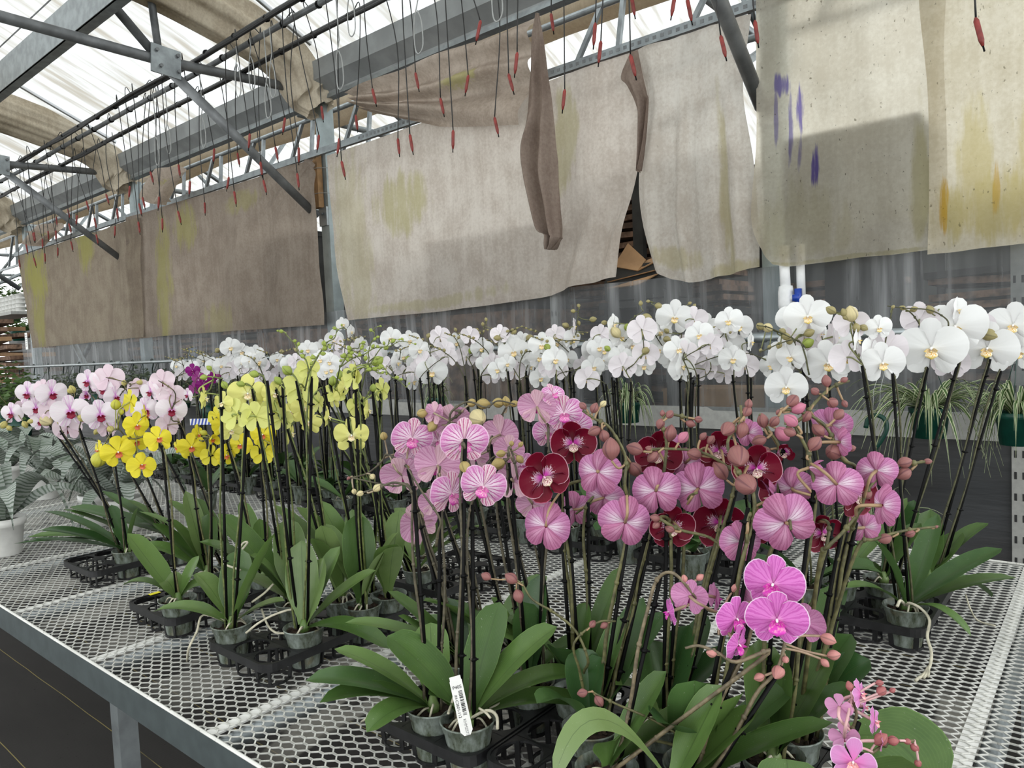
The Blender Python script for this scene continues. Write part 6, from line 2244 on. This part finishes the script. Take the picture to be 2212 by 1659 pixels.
for P in PLANTS:
    P.finish()
# ================================================================== LEFT END: bromeliads, foliage, far stock
def brom_mat():
    t = NT('silver banded leaf')
    _, u, v = t.uv()
    nz = t.noise(t.coord(), 14, 4)
    ph = t.m('ADD', t.m('MULTIPLY', u, 170), t.m('MULTIPLY', nz, 12))
    band = t.ramp(t.m('SINE', ph), -.1, .7)
    bl = t.ramp(t.noise(t.coord(), 6, 3), .4, .65)
    c = t.mix(band, (.34, .37, .34), (.11, .145, .11))
    c = t.mix(t.m('MULTIPLY', bl, .45), c, (.07, .12, .06))
    return t.done(t.bsdf(c, .5, 0, .4))


BRM = brom_mat()


def bromeliad(px, py, label, sc=1.0, seed=1, n=13, z=ZB):
    c = onz(px, py, z + .15)
    t = thing('silver_bromeliad', label, 'bromeliad', Vector((c.x, c.y, z)), 'silver banded bromeliads at the left bench end')
    rg = random.Random(seed)
    b = MB()
    b.lathe([(.0005, 0), (.055, 0), (.058, .004), (.072, .118), (.080, .120), (.081, .15), (.077, .15), (.072, .13)], 26)
    b.obj('pot', [MAT['white_plastic']], t)
    b = MB()
    b.lathe([(.073, .132), (.0005, .138)], 20)
    b.obj('potting_mix', [MAT['soil']], t)
    for i in range(n):
        a = i * 2.4 + rg.uniform(-.3, .3)
        L = rg.uniform(.24, .40) * sc
        q = MB()
        ribbon(q, Vector((.02 * math.cos(a), .02 * math.sin(a), .14)), a, L, rg.uniform(.16, .34) * sc, rg.uniform(.06, .30) * sc, rg.uniform(.055, .085), rg, 14)
        q.obj('leaf', [BRM], t)


bromeliad(5, 1118, 'silver banded bromeliad in a white pot cut by the left picture edge', 1.0, 3)
bromeliad(265, 1075, 'silver banded bromeliad in a white pot behind the blush orchid stakes, right of the others', .8, 5)
bromeliad(210, 1065, 'silver banded bromeliad in a white pot behind the right one of the group', .9, 7)
bromeliad(95, 1020, 'silver banded bromeliad behind the one at the left picture edge', 1.05, 9)
bromeliad(20, 1005, 'silver banded bromeliad farthest back at the left picture edge', 1.1, 12)


def leafy_mat(name, a, b_):
    t = NT(name)
    c = t.mix(t.noise(t.coord(), 5, 4), a, b_)
    return t.done(t.mixs(.15, t.bsdf(c, .6), t.trl(b_)))


LM1 = leafy_mat('grey green small leaves', (.05, .075, .045), (.15, .18, .12))
LM2 = leafy_mat('mid green leaves', (.03, .08, .015), (.10, .17, .04))


def bush(px, py, d, r, label, m, seed, n=260, ls=.03, potc='green_pot', grp=None, zs=1.0, hang=0):
    c = dep(px, py, d)
    if hang == 1:
        c = onY(px, py, 3.33)
        k_ = (c - CAM).dot(fwd) / d
        r, ls = r * k_, ls * k_
    t = thing('hanging_foliage_plant' if hang else 'foliage_plant', label, 'plant', c, grp)
    if hang:
        b = MB()
        zt_ = PZ_ - c.z if hang == 1 else 1.2
        for a in (.3, 2.4, 4.5):
            b.tube([(r * .4 * math.cos(a), r * .4 * math.sin(a), -r * zs * .55), (0, PY_ - c.y if hang == 1 else 0, zt_)], .003, 4)
        b.obj('hanger', [MAT['hook_black']], t)
    else:
        b = MB()
        hb = c.z - r * zs - .05
        b.box((0, 0, -c.z + hb - .02), (.5, .5, .04))
        for sx in (-.2, .2):
            for sy in (-.2, .2):
                b.box((sx, sy, -c.z + (hb - .04) / 2), (.05, .05, hb - .04))
        o = b.obj('plant_stand', [MAT['darkstack']], smooth=False, loc=c)
        tag(o, 'dark stand under the ' + label, 'stand')
    rg = random.Random(seed)
    b = MB()
    for i in range(n):
        dv = Vector((rg.gauss(0, 1), rg.gauss(0, 1), rg.gauss(0, 1) * zs))
        p = dv.normalized() * r * rg.random() ** .4
        p.z *= zs
        M = Matrix.Rotation(rg.uniform(0, 6), 3, 'Z') @ Matrix.Rotation(rg.uniform(-1, 1), 3, 'X')
        l = ls * rg.uniform(.6, 1.3)
        vs = [p + M @ Vector(q) for q in ((0, 0, 0), (l * .4, l * .35, .004), (l, 0, -.1 * l), (l * .4, -l * .35, .004))]
        b.add(vs, [(0, 1, 2, 3)], [(0, .5), (.5, 1), (1, .5), (.5, 0)])
    b.obj('foliage', [m], t, False)
    b = MB()
    b.lathe([(.0005, -r * zs - .05), (r * .32, -r * zs - .05), (r * .42, -r * zs * .55), (.0005, -r * zs * .5)], 14)
    b.obj('pot', [MAT[potc]], t)
    b = MB()
    for i in range(6):
        a = i
        b.tube([(0, 0, -r * zs * .6), (r * .4 * math.cos(a), r * .4 * math.sin(a), 0), (r * .7 * math.cos(a), r * .7 * math.sin(a), r * .4 * zs)], .004, 4)
    b.obj('stem', [STEM['yellow']], t)


for i, (x, y, d, r) in enumerate([(95, 838, 7.2, .22), (150, 836, 6.9, .2), (215, 832, 6.5, .2), (275, 825, 6.0, .19), (330, 832, 5.6, .19), (390, 832, 5.2, .17), (455, 845, 4.7, .2), (140, 868, 6.0, .2), (300, 868, 5.2, .18)]):
    bush(x, y, d, r, f'hazy grey green small leaved plant behind the blush orchids, {ordn(1 + [95, 140, 150, 215, 275, 300, 330, 390, 455].index(x))} from the left', LM1, 50 + i, 300, .04, grp='grey green plants beyond the blush orchids', zs=.75, hang=1)
for i, (x, y, d, r, lb) in enumerate([(12, 850, 7.5, .35, 'broad leaved plant low at the left picture edge'), (40, 870, 6.5, .25, 'smaller plant right of the broad leaved one at the left edge'), (22, 645, 17, .5, 'green shrub above the white trays far left'), (38, 698, 16.5, .35, 'green shrub below the white trays far left')]):
    bush(x, y, d, r, lb, LM2, 80 + i, 260, .07 if i < 2 else .12, hang=0 if i < 2 else 2)
# far rack of pale trays and timber
for i in range(5):
    y = 655 + i * 9
    p = dep(18, y, 13.5)
    t = MB()
    for k in range(9):
        t.lathe([(.05, 0), (.075, .10), (.08, .10), (.06, .0)], 10, (-.9 + k * .2, 0, 0))
    t.box((0, 0, .102), (2.0, .2, .01))
    o = t.obj('pot_tray', [MAT['white_plastic']], loc=p)
    tag(o, f'row of pale nested pots on the far left rack, {ordn(i + 1)} from the top', 'pots', 'rows of pale pots on the far left rack')
t = thing('timber_pile', 'rough brown timber pile far away at the left picture edge', 'timber', dep(14, 760, 13))
for i in range(14):
    b = MB()
    b.box((R.uniform(-.2, .2), R.uniform(-.3, .3), -.5 + i * .075), (2.2, .35, .066), Matrix.Rotation(R.uniform(-.04, .04), 3, 'Y') @ Matrix.Rotation(R.uniform(-.2, .2), 3, 'Z'))
    b.obj('board', [MAT['brownstack'] if i % 3 else MAT['cardboard']], t, False)
b = MB()
b.box((0, 0, .62), (2.6, .5, .05))
b.obj('top_board', [MAT['paint_strip']], t, False)
t = thing('far_bench', 'far stock bench under the timber pile at the left', 'bench', dep(10, 860, 12.5))
b = MB()
b.box((0, 0, .2), (3, 1, .05))
b.obj('top', [MAT['darkstack']], t, False)
for sx_ in (-1.4, 1.4):
    b = MB()
    b.box((sx_, 0, -.37), (.06, .9, 1.14))
    b.obj('leg', [MAT['darkstack']], t, False)

# ================================================================== LIGHT
wd = bpy.data.worlds.new('overcast sky')
SC.world = wd
wd.use_nodes = True
nt = wd.node_tree
bg_ = nt.nodes['Background']
tc = nt.nodes.new('ShaderNodeTexCoord')
sp_ = nt.nodes.new('ShaderNodeSeparateXYZ')
nt.links.new(tc.outputs['Generated'], sp_.inputs[0])
mr = nt.nodes.new('ShaderNodeMapRange')
nt.links.new(sp_.outputs[2], mr.inputs[0])
mr.inputs[1].default_value = -.05
mr.inputs[2].default_value = .8
rp = nt.nodes.new('ShaderNodeMix')
rp.data_type = 'RGBA'
nt.links.new(mr.outputs[0], rp.inputs[0])
rp.inputs[6].default_value = (.70, .715, .715, 1)
rp.inputs[7].default_value = (.99, 1.0, 1.0, 1)
nt.links.new(rp.outputs[2], bg_.inputs[0])
bg_.inputs[1].default_value = 1.25

cy = SC.cycles
cy.use_denoising = True
cy.max_bounces = 7
cy.diffuse_bounces = 4
cy.glossy_bounces = 2
cy.transmission_bounces = 3
cy.transparent_max_bounces = 12
cy.caustics_reflective = False
cy.caustics_refractive = False
cy.sample_clamp_indirect = 4
SC.view_settings.view_transform = 'Standard'
SC.view_settings.look = 'None'
SC.view_settings.gamma = 1
SC.view_settings.exposure = 1.62
SC.view_settings.use_curve_mapping = False
